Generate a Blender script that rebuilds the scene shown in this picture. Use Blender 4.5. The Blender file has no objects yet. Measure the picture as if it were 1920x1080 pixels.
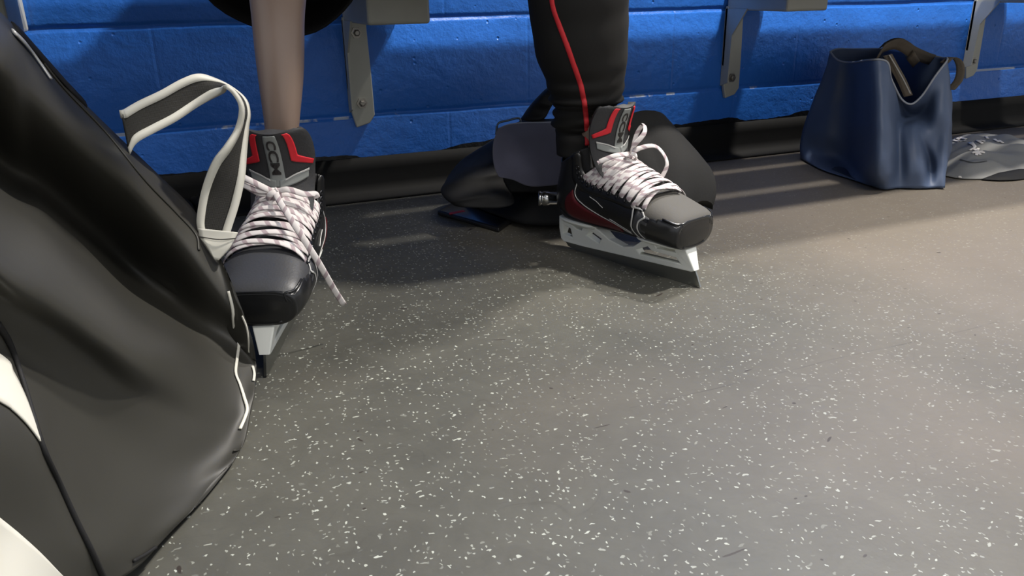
import bpy, bmesh, math, random
import numpy as np
from mathutils import Vector, Matrix
from mathutils.bvhtree import BVHTree
random.seed(7)
S = bpy.context.scene
COL = S.collection
# ------------------------------------------------------------------ camera
F = 1500.0                    # focal length in pixels of the 1920 wide frame
PITCH, ROLL, YAW = 0.358, 0.017, 0.401
H = 0.436                     # camera height
WY = 1.769                    # the block wall stands at y = WY
def _axes():
    fw = Vector((0, math.cos(PITCH), -math.sin(PITCH))); rt = Vector((1, 0, 0)); dn = fw.cross(rt)
    c, s = math.cos(ROLL), math.sin(ROLL)
    r2 = c*rt + s*dn; d2 = -s*rt + c*dn
    q = Matrix.Rotation(-YAW, 3, 'Z')
    return q @ r2, q @ d2, q @ fw
RT, DN, FW = _axes()
HEAD = Vector((math.sin(YAW), math.cos(YAW), 0))      # camera heading on the floor
SIDE = Vector((math.cos(YAW), -math.sin(YAW), 0))
EYE = Vector((0, 0, H))
cd = bpy.data.cameras.new('camera'); cam = bpy.data.objects.new('camera', cd); COL.objects.link(cam)
cd.sensor_width = 36; cd.lens = 36*F/1920; cd.clip_start = 0.02; cd.clip_end = 60
M = Matrix((( RT.x, -DN.x, -FW.x, EYE.x), (RT.y, -DN.y, -FW.y, EYE.y), (RT.z, -DN.z, -FW.z, EYE.z), (0, 0, 0, 1)))
cam.matrix_world = M
S.camera = cam
cd.dof.use_dof = False
# ------------------------------------------------------------------ light
S.view_settings.view_transform = 'Standard'; S.view_settings.look = 'None'
S.view_settings.exposure = 0.0; S.view_settings.gamma = 1
S.view_settings.use_curve_mapping = False
w = bpy.data.worlds.new('room_light'); S.world = w; w.use_nodes = True
w.node_tree.nodes['Background'].inputs[0].default_value = (0.88, 0.91, 0.96, 1)
w.node_tree.nodes['Background'].inputs[1].default_value = 0.75
def area(name, loc, target, sx, sy, power, color):
    l = bpy.data.lights.new(name, 'AREA'); l.shape = 'RECTANGLE'; l.size = sx; l.size_y = sy
    l.energy = power; l.color = color
    o = bpy.data.objects.new(name, l); COL.objects.link(o); o.location = loc
    d = Vector(target) - Vector(loc); o.rotation_euler = d.to_track_quat('-Z', 'Y').to_euler()
    return o
area('ceiling_light', (1.95, 1.62, 2.55), (1.1, 0.9, 0), 0.22, 0.08, 80, (1.0, 0.94, 0.85))
area('ceiling_light', (1.75, 0.72, 2.55), (1.1, 1.3, 0), 0.20, 0.08, 100, (1.0, 0.94, 0.86))
area('ceiling_light', (0.6, -1.15, 2.55), (0.6, 0.6, 0.0), 1.2, 0.4, 38, (1.0, 0.96, 0.90))  # soft fill added for camera-facing sides, standing for farther room lights
# ------------------------------------------------------------------ helpers
def ray(px, py):
    return RT*((px-960)/F) + DN*((py-540)/F) + FW
def PD(px, py, D):            # point seen at a pixel, D metres ahead of the camera along its heading
    d = ray(px, py); return EYE + d*(D/d.dot(HEAD))
def PF(px, py, z=0.0):        # ... on a level plane
    d = ray(px, py); return EYE + d*((z-H)/d.z)
def PW(px, py, y=WY):         # ... on a plane parallel to the wall
    d = ray(px, py); return EYE + d*(y/d.y)
def pix(v):
    q = Vector(v)-EYE; return (960+F*q.dot(RT)/q.dot(FW), 540+F*q.dot(DN)/q.dot(FW))

def cr(pts, n):               # Catmull-Rom through points, n samples
    pts = [Vector(p) for p in pts]; m = len(pts)-1; out = []
    for i in range(n):
        t = i/(n-1)*m; k = min(int(t), m-1); f = t-k
        p1, p2 = pts[k], pts[k+1]
        p0 = pts[k-1] if k > 0 else p1*2-p2
        p3 = pts[k+2] if k+2 <= m else p2*2-p1
        out.append(0.5*((2*p1)+(p2-p0)*f+(2*p0-5*p1+4*p2-p3)*f*f+(3*p1-p0-3*p2+p3)*f**3))
    return out
def lerp(a, b, t): return a+(b-a)*t
def tab(T, k):                # interpolate a table of tuples at float row k (smooth)
    m = len(T)-1; k = max(0.0, min(float(m), k)); i = min(int(k), m-1); f = k-i
    r = []
    for c in range(len(T[0])):
        p1, p2 = T[i][c], T[i+1][c]
        p0 = T[i-1][c] if i > 0 else 2*p1-p2
        p3 = T[i+2][c] if i+2 <= m else 2*p2-p1
        r.append(0.5*((2*p1)+(p2-p0)*f+(2*p0-5*p1+4*p2-p3)*f*f+(3*p1-p0-3*p2+p3)*f**3))
    return r

def empty(name, loc, label, cat, group=None, rz=0):
    o = bpy.data.objects.new(name, None); COL.objects.link(o); o.location = loc; o.rotation_euler = (0, 0, rz)
    o.empty_display_size = 0.05
    tag(o, label, cat, group); return o
def tag(o, label=None, cat=None, group=None, kind=None):
    if label: o['label'] = label
    if cat: o['category'] = cat
    if group: o['group'] = group
    if kind: o['kind'] = kind
    return o
def mesh(name, vs, fs, mat, parent=None, smooth=True, world=True, uv=None, label=None):
    """vs in world coordinates when world is True; they are moved into the parent's frame"""
    me = bpy.data.meshes.new(name)
    vs = [Vector(v) for v in vs]
    root = parent
    off = Vector((0, 0, 0))
    while root is not None and world:
        off = off + Vector(root.location); root = root.parent
    me.from_pydata([v-off for v in vs], [], fs)
    bm = bmesh.new(); bm.from_mesh(me); bmesh.ops.remove_doubles(bm, verts=bm.verts, dist=1e-6)
    bmesh.ops.recalc_face_normals(bm, faces=bm.faces)
    if uv is None: bm.to_mesh(me)
    bm.free()
    if uv is not None:
        l = me.uv_layers.new(name='UVMap')
        for p in me.polygons:
            for li in p.loop_indices: l.data[li].uv = uv[me.loops[li].vertex_index]
    for p in me.polygons: p.use_smooth = smooth
    me.materials.append(mat)
    o = bpy.data.objects.new(name, me); COL.objects.link(o)
    if parent: o.parent = parent
    if label: o['label'] = label
    return o
def solid(o, t, offset=-1, rim=True):
    m = o.modifiers.new('s', 'SOLIDIFY'); m.thickness = t; m.offset = offset; m.use_rim = rim; return o
def subsurf(o, n=1):
    m = o.modifiers.new('ss', 'SUBSURF'); m.levels = n; m.render_levels = n; return o
def bevel(o, wd, seg=2):
    m = o.modifiers.new('b', 'BEVEL'); m.width = wd; m.segments = seg; m.limit_method = 'ANGLE'; m.angle_limit = 0.6; return o
def grid_faces(nr, nc, closed=False, base=0):
    fs = []
    for i in range(nr-1):
        for j in range(nc if closed else nc-1):
            a = base+i*nc+j; b = base+i*nc+(j+1) % nc
            fs.append((a, b, b+nc, a+nc))
    return fs
def loft(name, rings, mat, parent=None, cap=(True, True), **k):
    nc = len(rings[0]); vs = [v for r in rings for v in r]
    fs = grid_faces(len(rings), nc, True)
    if cap[0]: fs.append(tuple(range(nc))[::-1])
    if cap[1]: fs.append(tuple((len(rings)-1)*nc+j for j in range(nc)))
    return mesh(name, vs, fs, mat, parent, **k)
def surf_grid(ctrl, nu, nv):  # ctrl[i][j] -> dense smooth grid
    rows = [cr(r, nv) for r in ctrl]
    cols = [cr([rows[i][j] for i in range(len(rows))], nu) for j in range(nv)]
    return [[cols[j][i] for j in range(nv)] for i in range(nu)]
def sweep(path, nrm, hw, ht, seg=8):
    """flattened tube along path; nrm = list of surface normals; returns verts, faces, uv"""
    n = len(path); vs = []; uv = []; L = 0
    for i in range(n):
        a = path[max(i-1, 0)]; b = path[min(i+1, n-1)]
        t = (b-a).normalized(); N = Vector(nrm[i]); N = (N-t*N.dot(t)).normalized(); B = t.cross(N)
        if i: L += (path[i]-path[i-1]).length
        w_ = hw[i] if isinstance(hw, (list, tuple)) else hw
        for s in range(seg):
            an = 2*math.pi*s/seg
            vs.append(path[i]+B*(math.cos(an)*w_)+N*(math.sin(an)*ht)); uv.append((L*100, s/seg))
    fs = grid_faces(n, seg, True); fs.append(tuple(range(seg))[::-1]); fs.append(tuple((n-1)*seg+s for s in range(seg)))
    return vs, fs, uv
def box(name, a, b, mat, parent=None, bev=0.0, **k):
    x0, y0, z0 = a; x1, y1, z1 = b
    vs = [(x0,y0,z0),(x1,y0,z0),(x1,y1,z0),(x0,y1,z0),(x0,y0,z1),(x1,y0,z1),(x1,y1,z1),(x0,y1,z1)]
    fs = [(0,3,2,1),(4,5,6,7),(0,1,5,4),(1,2,6,5),(2,3,7,6),(3,0,4,7)]
    o = mesh(name, vs, fs, mat, parent, smooth=False, **k)
    if bev: bevel(o, bev)
    return o
def bvh_of(o):
    m = o.matrix_basis.copy(); p = o.parent
    while p: m = p.matrix_basis @ m; p = p.parent
    me = o.data
    return BVHTree.FromPolygons([m @ v.co for v in me.vertices], [tuple(p_.vertices) for p_ in me.polygons])
def cast(bv, px, py, off=0.0012):
    d = ray(px, py).normalized(); hit = bv.ray_cast(EYE, d)
    if hit[0] is None: hit = bv.find_nearest(EYE + d*1.0)
    n = hit[1]
    if n.dot(d) > 0: n = -n
    return hit[0]+n*off, n
def decal(name, bv, A, B, mat, parent, n=24, m=4, off=0.0012, thick=0.001, **k):
    """a thin strip lying on a surface between two outlines given as points seen from the front"""
    a = cr([(p[0], p[1], 0) for p in A], n); b = cr([(p[0], p[1], 0) for p in B], n)
    vs = []
    for i in range(n):
        for j in range(m+1):
            q = a[i].lerp(b[i], j/m); vs.append(cast(bv, q.x, q.y, off)[0])
    o = mesh(name, vs, grid_faces(n, m+1), mat, parent, **k)
    return solid(o, thick, 0)
def cord(name, bv, pts, mat, parent, r=0.0015, n=40, off=0.001, flat=1.0, **k):
    c = cr([(p[0], p[1], 0) for p in pts], n); P = []; N = []
    for q in c:
        a, b = cast(bv, q.x, q.y, off); P.append(a); N.append(b)
    vs, fs, uv = sweep(P, N, r, r*flat, 8)
    return mesh(name, vs, fs, mat, parent, uv=uv, **k)
def tube(name, pts, r, mat, parent=None, n=24, seg=10, up=(0, 0, 1), flat=1.0, **k):
    P = cr(pts, n); N = []
    for i in range(n):
        t = (P[min(i+1, n-1)]-P[max(i-1, 0)]).normalized(); u = Vector(up)
        if abs(u.dot(t)) > .95: u = Vector((1, 0.2, 0))
        N.append(u)
    vs, fs, uv = sweep(P, N, r, (r if not isinstance(r, (list, tuple)) else r[0])*flat, seg)
    return mesh(name, vs, fs, mat, parent, uv=uv, **k)

# ------------------------------------------------------------------ materials
def nt(name):
    m = bpy.data.materials.new(name); m.use_nodes = True; t = m.node_tree
    return m, t, t.nodes['Principled BSDF']
def N_(t, kind, **v):
    n = t.nodes.new(kind)
    for k, x in v.items():
        if k in n.inputs: n.inputs[k].default_value = x
        else: setattr(n, k, x)
    return n
def srgb(r, g, b):
    f = lambda c: (c/255/12.92 if c/255 <= .04045 else ((c/255+.055)/1.055)**2.4)
    return (f(r), f(g), f(b), 1)
def mat(name, col, rough=.6, metal=0, bump=0, bscale=400, var=0.0, vscale=12, sheen=0, spec=.5, weave=False, coat=0, sss=0):
    m, t, b = nt(name)
    b.inputs['Base Color'].default_value = col; b.inputs['Roughness'].default_value = rough
    b.inputs['Metallic'].default_value = metal; b.inputs['Specular IOR Level'].default_value = spec
    if sheen: b.inputs['Sheen Weight'].default_value = sheen
    if coat: b.inputs['Coat Weight'].default_value = coat; b.inputs['Coat Roughness'].default_value = .2
    tc = N_(t, 'ShaderNodeTexCoord')
    if var:
        nz = N_(t, 'ShaderNodeTexNoise', Scale=vscale, Detail=4.0)
        t.links.new(tc.outputs['Object'], nz.inputs['Vector'])
        mr = N_(t, 'ShaderNodeMapRange'); mr.inputs[3].default_value = 1-var; mr.inputs[4].default_value = 1+var
        t.links.new(nz.outputs['Fac'], mr.inputs[0])
        mx = N_(t, 'ShaderNodeVectorMath', operation='SCALE'); mx.inputs[0].default_value = col[:3]
        t.links.new(mr.outputs[0], mx.inputs['Scale']); t.links.new(mx.outputs[0], b.inputs['Base Color'])
    if bump:
        if weave:
            n1 = N_(t, 'ShaderNodeTexWave', Scale=bscale, Distortion=.4); n1.bands_direction = 'X'
            n2 = N_(t, 'ShaderNodeTexWave', Scale=bscale, Distortion=.4); n2.bands_direction = 'Z'
            ad = N_(t, 'ShaderNodeMath', operation='ADD')
            t.links.new(tc.outputs['Object'], n1.inputs['Vector']); t.links.new(tc.outputs['Object'], n2.inputs['Vector'])
            t.links.new(n1.outputs['Fac'], ad.inputs[0]); t.links.new(n2.outputs['Fac'], ad.inputs[1]); src = ad.outputs[0]
        else:
            n1 = N_(t, 'ShaderNodeTexNoise', Scale=bscale, Detail=3.0)
            t.links.new(tc.outputs['Object'], n1.inputs['Vector']); src = n1.outputs['Fac']
        bp = N_(t, 'ShaderNodeBump', Strength=bump, Distance=.002)
        t.links.new(src, bp.inputs['Height']); t.links.new(bp.outputs['Normal'], b.inputs['Normal'])
    return m
BLACK = mat('black_nylon', srgb(25, 25, 26), .7, bump=.15, bscale=500, weave=True, var=.15, spec=.3)
BAGB = mat('black_bag_vinyl', srgb(48, 47, 42), .52, bump=.10, bscale=14, var=.12, vscale=5, spec=.5)
WHITEV = mat('off_white_vinyl', srgb(205, 203, 192), .5, var=.04)
NAVY = mat('navy_nylon', srgb(68, 82, 108), .55, bump=.15, bscale=40, var=.10, vscale=9)
NAVYIN = mat('tote_lining', srgb(60, 66, 76), .6, var=.1)
BROWNW = mat('olive_webbing', srgb(74, 66, 56), .8, bump=.3, bscale=300, weave=True)
GREYC = mat('grey_cotton', srgb(132, 132, 130), .85, bump=.2, bscale=300, var=.08, vscale=15)
SLATE = mat('slate_suede', srgb(72, 72, 90), .8, var=.25, vscale=22, sheen=.3)
PANT = mat('black_track_fabric', srgb(24, 23, 22), .8, bump=.1, bscale=60, spec=.3)
RED = mat('red_trim', srgb(205, 30, 44), .55)
REDP = mat('red_piping', srgb(190, 36, 44), .6, bump=.3, bscale=200)
SKIN = mat('skin', srgb(126, 108, 97), .38, var=.08, vscale=14, bump=.05, bscale=120, coat=.15)
BOOT = mat('boot_black', srgb(20, 20, 21), .42, bump=.08, bscale=500, coat=.15)
DRED = mat('boot_dark_red', srgb(84, 14, 22), .4)
CAPB = mat('toe_cap_plastic', srgb(26, 27, 29), .28, bump=.03, bscale=60, coat=.2)
VAMPL = mat('vamp_grey_lit', srgb(76, 74, 70), .8, bump=.1, bscale=400)  # paler copy for the lit skate, its light put into the grey
VAMPD = mat('vamp_charcoal', srgb(60, 61, 64), .45, bump=.1, bscale=400)
TONG = mat('tongue_felt', srgb(46, 46, 48), .7, bump=.2, bscale=300)
TGREY = mat('tongue_grey_panel', srgb(128, 132, 130), .45)
SILV = mat('silver_print', srgb(190, 190, 188), .35, metal=.2)
LINER = mat('boot_liner', srgb(40, 40, 42), .8, bump=.2, bscale=200)
PLAST = mat('holder_white_plastic', srgb(238, 240, 234), .38, var=.03)
STEEL = mat('blade_steel', srgb(170, 172, 168), .28, metal=1)
GALV = mat('galvanised_steel', srgb(176, 176, 166), .42, metal=.12, var=.15, vscale=14)
BOLT = mat('bolt_steel', srgb(150, 146, 138), .35, metal=.8, var=.2, vscale=90)
WOOD = mat('bench_board', srgb(72, 70, 66), .5, var=.1)
PHONE = mat('phone_glass', srgb(10, 10, 12), .12, coat=.5)
CHROME = mat('bright_metal', srgb(200, 200, 198), .18, metal=1)
RUBB = mat('cove_rubber', srgb(17, 17, 17), .75, spec=.25, bump=.2, bscale=40, var=.25, vscale=20)
EYEL = mat('eyelet_metal', srgb(60, 60, 62), .3, metal=.9)
# lace: white with woven pinkish diagonal stripes
LACE, t, b = nt('lace_cotton')
uvn = N_(t, 'ShaderNodeUVMap'); mp = N_(t, 'ShaderNodeMapping'); mp.inputs['Scale'].default_value = (.62, 1.0, 1)
wv = N_(t, 'ShaderNodeTexWave', Scale=.5, Distortion=.15); wv.bands_direction = 'DIAGONAL'
t.links.new(uvn.outputs[0], mp.inputs[0]); t.links.new(mp.outputs[0], wv.inputs['Vector'])
rp = N_(t, 'ShaderNodeValToRGB'); rp.color_ramp.elements[0].position = .70; rp.color_ramp.elements[0].color = srgb(214, 208, 206)
rp.color_ramp.elements[1].position = .86; rp.color_ramp.elements[1].color = srgb(168, 152, 156)
t.links.new(wv.outputs['Fac'], rp.inputs[0]); t.links.new(rp.outputs[0], b.inputs['Base Color']); b.inputs['Roughness'].default_value = .85
LACEW = mat('lace_white', srgb(232, 226, 220), .85, bump=.3, bscale=600)
# ------------------------------------------------------------------ floor
fm, t, b = nt('speckled_rubber_floor')
tc = N_(t, 'ShaderNodeTexCoord')
L = t.links.new
def vor(scale, thr, seedoff, stretch=(1, 1, 1), rthr=.5):
    mp = N_(t, 'ShaderNodeMapping'); mp.inputs['Location'].default_value = (seedoff, seedoff*.7, 0); mp.inputs['Scale'].default_value = stretch
    mp.inputs['Rotation'].default_value = (0, 0, seedoff)
    L(tc.outputs['Object'], mp.inputs[0])
    wn = N_(t, 'ShaderNodeTexNoise', Scale=scale*1.3, Detail=1.0)
    L(mp.outputs[0], wn.inputs['Vector'])
    va = N_(t, 'ShaderNodeVectorMath', operation='SCALE'); L(wn.outputs['Color'], va.inputs[0]); va.inputs['Scale'].default_value = 1.1/scale
    ad = N_(t, 'ShaderNodeVectorMath', operation='ADD'); L(mp.outputs[0], ad.inputs[0]); L(va.outputs[0], ad.inputs[1])
    v = N_(t, 'ShaderNodeTexVoronoi', Scale=scale); v.voronoi_dimensions = '2D'
    L(ad.outputs[0], v.inputs['Vector'])
    lt = N_(t, 'ShaderNodeMapRange'); lt.inputs[1].default_value = thr; lt.inputs[2].default_value = thr*.7; L(v.outputs['Distance'], lt.inputs[0])
    sp = N_(t, 'ShaderNodeSeparateColor'); L(v.outputs['Color'], sp.inputs[0])
    gt = N_(t, 'ShaderNodeMath', operation='GREATER_THAN'); L(sp.outputs[0], gt.inputs[0]); gt.inputs[1].default_value = rthr
    mu = N_(t, 'ShaderNodeMath', operation='MULTIPLY'); L(lt.outputs[0], mu.inputs[0]); L(gt.outputs[0], mu.inputs[1])
    return mu.outputs[0], sp.outputs[1]
n1 = N_(t, 'ShaderNodeTexNoise', Scale=2.2, Detail=5.0, Roughness=.6); L(tc.outputs['Object'], n1.inputs['Vector'])
cr1 = N_(t, 'ShaderNodeValToRGB'); e = cr1.color_ramp.elements
e[0].position = .3; e[0].color = srgb(70, 70, 65); e[1].position = .7; e[1].color = srgb(84, 83, 76)
L(n1.outputs['Fac'], cr1.inputs[0])
# worn, scuffed film: broad pinkish grey haze of wear with fine dark scuffs
n2 = N_(t, 'ShaderNodeTexNoise', Scale=14.0, Detail=6.0, Roughness=.65, Distortion=1.2); L(tc.outputs['Object'], n2.inputs['Vector'])
mr2 = N_(t, 'ShaderNodeMapRange'); mr2.inputs[1].default_value = .35; mr2.inputs[2].default_value = .65; mr2.inputs[3].default_value = .9; mr2.inputs[4].default_value = 1.08
L(n2.outputs['Fac'], mr2.inputs[0])
sc = N_(t, 'ShaderNodeVectorMath', operation='SCALE'); L(cr1.outputs[0], sc.inputs[0]); L(mr2.outputs[0], sc.inputs['Scale'])
base = sc.outputs[0]
# scuff lines
for k, (rot, s) in enumerate(((.3, 3.0), (1.9, 4.0))):
    mp = N_(t, 'ShaderNodeMapping'); mp.inputs['Rotation'].default_value = (0, 0, rot); mp.inputs['Scale'].default_value = (1, 1, 1)
    L(tc.outputs['Object'], mp.inputs[0])
    nz = N_(t, 'ShaderNodeTexNoise', Scale=s, Detail=2.0, Distortion=1.5); L(mp.outputs[0], nz.inputs['Vector'])
    sb = N_(t, 'ShaderNodeMath', operation='SUBTRACT'); L(nz.outputs['Fac'], sb.inputs[0]); sb.inputs[1].default_value = .5+.03*k
    ab = N_(t, 'ShaderNodeMath', operation='ABSOLUTE'); L(sb.outputs[0], ab.inputs[0])
    ml = N_(t, 'ShaderNodeMapRange'); ml.inputs[1].default_value = 0; ml.inputs[2].default_value = .0035; ml.inputs[3].default_value = .22; ml.inputs[4].default_value = 0
    L(ab.outputs[0], ml.inputs[0])
    n4 = N_(t, 'ShaderNodeTexNoise', Scale=9.0+k, Detail=2.0); L(mp.outputs[0], n4.inputs['Vector'])
    g = N_(t, 'ShaderNodeMapRange'); g.inputs[1].default_value = .5; g.inputs[2].default_value = .62; L(n4.outputs['Fac'], g.inputs[0])
    mm = N_(t, 'ShaderNodeMath', operation='MULTIPLY'); L(ml.outputs[0], mm.inputs[0]); L(g.outputs[0], mm.inputs[1])
    mx = N_(t, 'ShaderNodeMix', data_type='RGBA'); L(mm.outputs[0], mx.inputs[0]); L(base, mx.inputs[6]); mx.inputs[7].default_value = srgb(45, 43, 40)
    base = mx.outputs[2]
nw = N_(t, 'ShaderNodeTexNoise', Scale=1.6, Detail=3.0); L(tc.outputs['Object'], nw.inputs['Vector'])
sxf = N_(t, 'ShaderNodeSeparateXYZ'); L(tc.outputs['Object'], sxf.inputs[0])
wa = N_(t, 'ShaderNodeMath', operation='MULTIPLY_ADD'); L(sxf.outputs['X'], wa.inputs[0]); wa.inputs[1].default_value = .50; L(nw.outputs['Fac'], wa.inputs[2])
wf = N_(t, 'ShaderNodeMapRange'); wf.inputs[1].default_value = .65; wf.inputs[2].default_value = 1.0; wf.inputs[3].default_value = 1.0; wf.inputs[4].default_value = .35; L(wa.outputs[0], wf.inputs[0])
# pale brown wear film, also painting the brighter light into the right-hand side
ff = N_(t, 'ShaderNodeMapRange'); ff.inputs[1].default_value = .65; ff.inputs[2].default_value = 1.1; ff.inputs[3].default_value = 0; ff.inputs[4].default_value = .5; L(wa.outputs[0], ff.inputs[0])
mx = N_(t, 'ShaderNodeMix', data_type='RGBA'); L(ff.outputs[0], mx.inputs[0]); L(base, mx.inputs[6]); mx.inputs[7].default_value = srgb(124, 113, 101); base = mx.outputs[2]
# flecks: fewer show where the wear film is thick
for k, (s, th, so, st, rt_) in enumerate(((95, .185, 3.1, (1, 1.5, 1), .86), (150, .23, 8.3, (1.5, 1, 1), .82), (60, .11, 12.7, (1, 1.3, 1), .88))):
    fk, c2 = vor(s, th, so, st, rt_)
    g = N_(t, 'ShaderNodeMapRange'); g.inputs[1].default_value = .0; g.inputs[2].default_value = 1.0; g.inputs[3].default_value = .05; g.inputs[4].default_value = .9
    L(c2, g.inputs[0])
    mu0 = N_(t, 'ShaderNodeMath', operation='MULTIPLY'); L(fk, mu0.inputs[0]); L(g.outputs[0], mu0.inputs[1])
    mu = N_(t, 'ShaderNodeMath', operation='MULTIPLY'); L(mu0.outputs[0], mu.inputs[0]); L(wf.outputs[0], mu.inputs[1])
    mx = N_(t, 'ShaderNodeMix', data_type='RGBA'); L(mu.outputs[0], mx.inputs[0]); L(base, mx.inputs[6]); mx.inputs[7].default_value = srgb(182, 186, 176)
    base = mx.outputs[2]
# a few dark crumbs
fk, c2 = vor(9, .025, 5.5, (1, 1.6, 1), .5)
mx = N_(t, 'ShaderNodeMix', data_type='RGBA'); L(fk, mx.inputs[0]); L(base, mx.inputs[6]); mx.inputs[7].default_value = srgb(50, 44, 40); base = mx.outputs[2]
# a long thin scratch
PA, PB = PF(1180, 765), PF(1875, 603)
mp = N_(t, 'ShaderNodeMapping'); mp.vector_type = 'TEXTURE'; mp.inputs['Location'].default_value = PA; mp.inputs['Rotation'].default_value = (0, 0, math.atan2((PB-PA).y, (PB-PA).x))
L(tc.outputs['Object'], mp.inputs[0]); sp = N_(t, 'ShaderNodeSeparateXYZ'); L(mp.outputs[0], sp.inputs[0])
nz = N_(t, 'ShaderNodeTexNoise', Scale=5.0, Detail=3.0); L(mp.outputs[0], nz.inputs['Vector'])
o1 = N_(t, 'ShaderNodeMath', operation='MULTIPLY_ADD'); L(nz.outputs['Fac'], o1.inputs[0]); o1.inputs[1].default_value = .02; o1.inputs[2].default_value = -.01
o2 = N_(t, 'ShaderNodeMath', operation='SUBTRACT'); L(sp.outputs['Y'], o2.inputs[0]); L(o1.outputs[0], o2.inputs[1])
o3 = N_(t, 'ShaderNodeMath', operation='ABSOLUTE'); L(o2.outputs[0], o3.inputs[0])
o4 = N_(t, 'ShaderNodeMapRange'); o4.inputs[1].default_value = .0004; o4.inputs[2].default_value = .0016; o4.inputs[3].default_value = .45; o4.inputs[4].default_value = 0; L(o3.outputs[0], o4.inputs[0])
o5 = N_(t, 'ShaderNodeMath', operation='GREATER_THAN'); L(sp.outputs['X'], o5.inputs[0]); o5.inputs[1].default_value = 0
o6 = N_(t, 'ShaderNodeMath', operation='LESS_THAN'); L(sp.outputs['X'], o6.inputs[0]); o6.inputs[1].default_value = (PB-PA).length
o7 = N_(t, 'ShaderNodeMath', operation='MULTIPLY'); L(o5.outputs[0], o7.inputs[0]); L(o6.outputs[0], o7.inputs[1])
o8 = N_(t, 'ShaderNodeMath', operation='MULTIPLY'); L(o7.outputs[0], o8.inputs[0]); L(o4.outputs[0], o8.inputs[1])
nz2 = N_(t, 'ShaderNodeTexNoise', Scale=14.0, Detail=2.0); L(mp.outputs[0], nz2.inputs['Vector'])
o9 = N_(t, 'ShaderNodeMapRange'); o9.inputs[1].default_value = .4; o9.inputs[2].default_value = .6; L(nz2.outputs['Fac'], o9.inputs[0])
o10 = N_(t, 'ShaderNodeMath', operation='MULTIPLY'); L(o8.outputs[0], o10.inputs[0]); L(o9.outputs[0], o10.inputs[1])
mx = N_(t, 'ShaderNodeMix', data_type='RGBA'); L(o10.outputs[0], mx.inputs[0]); L(base, mx.inputs[6]); mx.inputs[7].default_value = srgb(50, 48, 45); base = mx.outputs[2]
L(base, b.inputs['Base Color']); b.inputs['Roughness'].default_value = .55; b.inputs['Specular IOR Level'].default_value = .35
n3 = N_(t, 'ShaderNodeTexNoise', Scale=120.0, Detail=4.0); L(tc.outputs['Object'], n3.inputs['Vector'])
bp = N_(t, 'ShaderNodeBump', Strength=.25, Distance=.001); L(n3.outputs['Fac'], bp.inputs['Height']); L(bp.outputs[0], b.inputs['Normal'])
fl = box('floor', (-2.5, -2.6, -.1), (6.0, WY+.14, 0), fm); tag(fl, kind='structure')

# ------------------------------------------------------------------ painted block wall
JZ = [0.180, 0.380, 0.580, 0.780, .98, 1.18, 1.38, 1.58, 1.78, 1.98, 2.18, 2.38, 2.58]
wm, t, b = nt('blue_painted_block')
L = t.links.new
tc = N_(t, 'ShaderNodeTexCoord'); sx = N_(t, 'ShaderNodeSeparateXYZ'); L(tc.outputs['Object'], sx.inputs[0])
n1 = N_(t, 'ShaderNodeTexNoise', Scale=6.0, Detail=4.0); L(tc.outputs['Object'], n1.inputs['Vector'])
r1 = N_(t, 'ShaderNodeValToRGB'); e = r1.color_ramp.elements; e[0].position = .3; e[0].color = srgb(44, 108, 200); e[1].position = .7; e[1].color = srgb(48, 118, 218)
L(n1.outputs['Fac'], r1.inputs[0])
# ragged line where the blue coat stops above the black base coat
n2 = N_(t, 'ShaderNodeTexNoise', Scale=3.0, Detail=5.0, Roughness=.55); L(tc.outputs['Object'], n2.inputs['Vector'])
m2 = N_(t, 'ShaderNodeMapRange'); m2.inputs[1].default_value = .3; m2.inputs[2].default_value = .7; m2.inputs[3].default_value = .072; m2.inputs[4].default_value = .108; L(n2.outputs['Fac'], m2.inputs[0])
lt = N_(t, 'ShaderNodeMath', operation='LESS_THAN'); L(sx.outputs['Z'], lt.inputs[0]); L(m2.outputs[0], lt.inputs[1])
mx = N_(t, 'ShaderNodeMix', data_type='RGBA'); L(lt.outputs[0], mx.inputs[0]); L(r1.outputs[0], mx.inputs[6]); mx.inputs[7].default_value = srgb(17, 17, 17); col = mx.outputs[2]
# chips of bare white block: along the joints and in small pits
def chips(scale, thr, zc, zw, amount, stretch):
    global col
    mp = N_(t, 'ShaderNodeMapping'); mp.inputs['Scale'].default_value = stretch; L(tc.outputs['Object'], mp.inputs[0])
    nz = N_(t, 'ShaderNodeTexNoise', Scale=scale, Detail=5.0, Roughness=.6); L(mp.outputs[0], nz.inputs['Vector'])
    g = N_(t, 'ShaderNodeMapRange'); g.inputs[1].default_value = thr; g.inputs[2].default_value = thr+.03; L(nz.outputs['Fac'], g.inputs[0])
    out = g.outputs[0]
    if zc is not None:
        sb = N_(t, 'ShaderNodeMath', operation='SUBTRACT'); L(sx.outputs['Z'], sb.inputs[0]); sb.inputs[1].default_value = zc
        ab = N_(t, 'ShaderNodeMath', operation='ABSOLUTE'); L(sb.outputs[0], ab.inputs[0])
        l2 = N_(t, 'ShaderNodeMath', operation='LESS_THAN'); L(ab.outputs[0], l2.inputs[0]); l2.inputs[1].default_value = zw
        mu = N_(t, 'ShaderNodeMath', operation='MULTIPLY'); L(out, mu.inputs[0]); L(l2.outputs[0], mu.inputs[1]); out = mu.outputs[0]
    mu = N_(t, 'ShaderNodeMath', operation='MULTIPLY'); L(out, mu.inputs[0]); mu.inputs[1].default_value = amount
    mx = N_(t, 'ShaderNodeMix', data_type='RGBA'); L(mu.outputs[0], mx.inputs[0]); L(col, mx.inputs[6]); mx.inputs[7].default_value = srgb(196, 206, 222); col = mx.outputs[2]
chips(7, .55, .1765, .0030, .95, (1, 1, .6))
chips(30, .76, None, 0, .9, (1, 1, 1))
L(col, b.inputs['Base Color']); b.inputs['Roughness'].default_value = .36; b.inputs['Specular IOR Level'].default_value = .4
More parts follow.
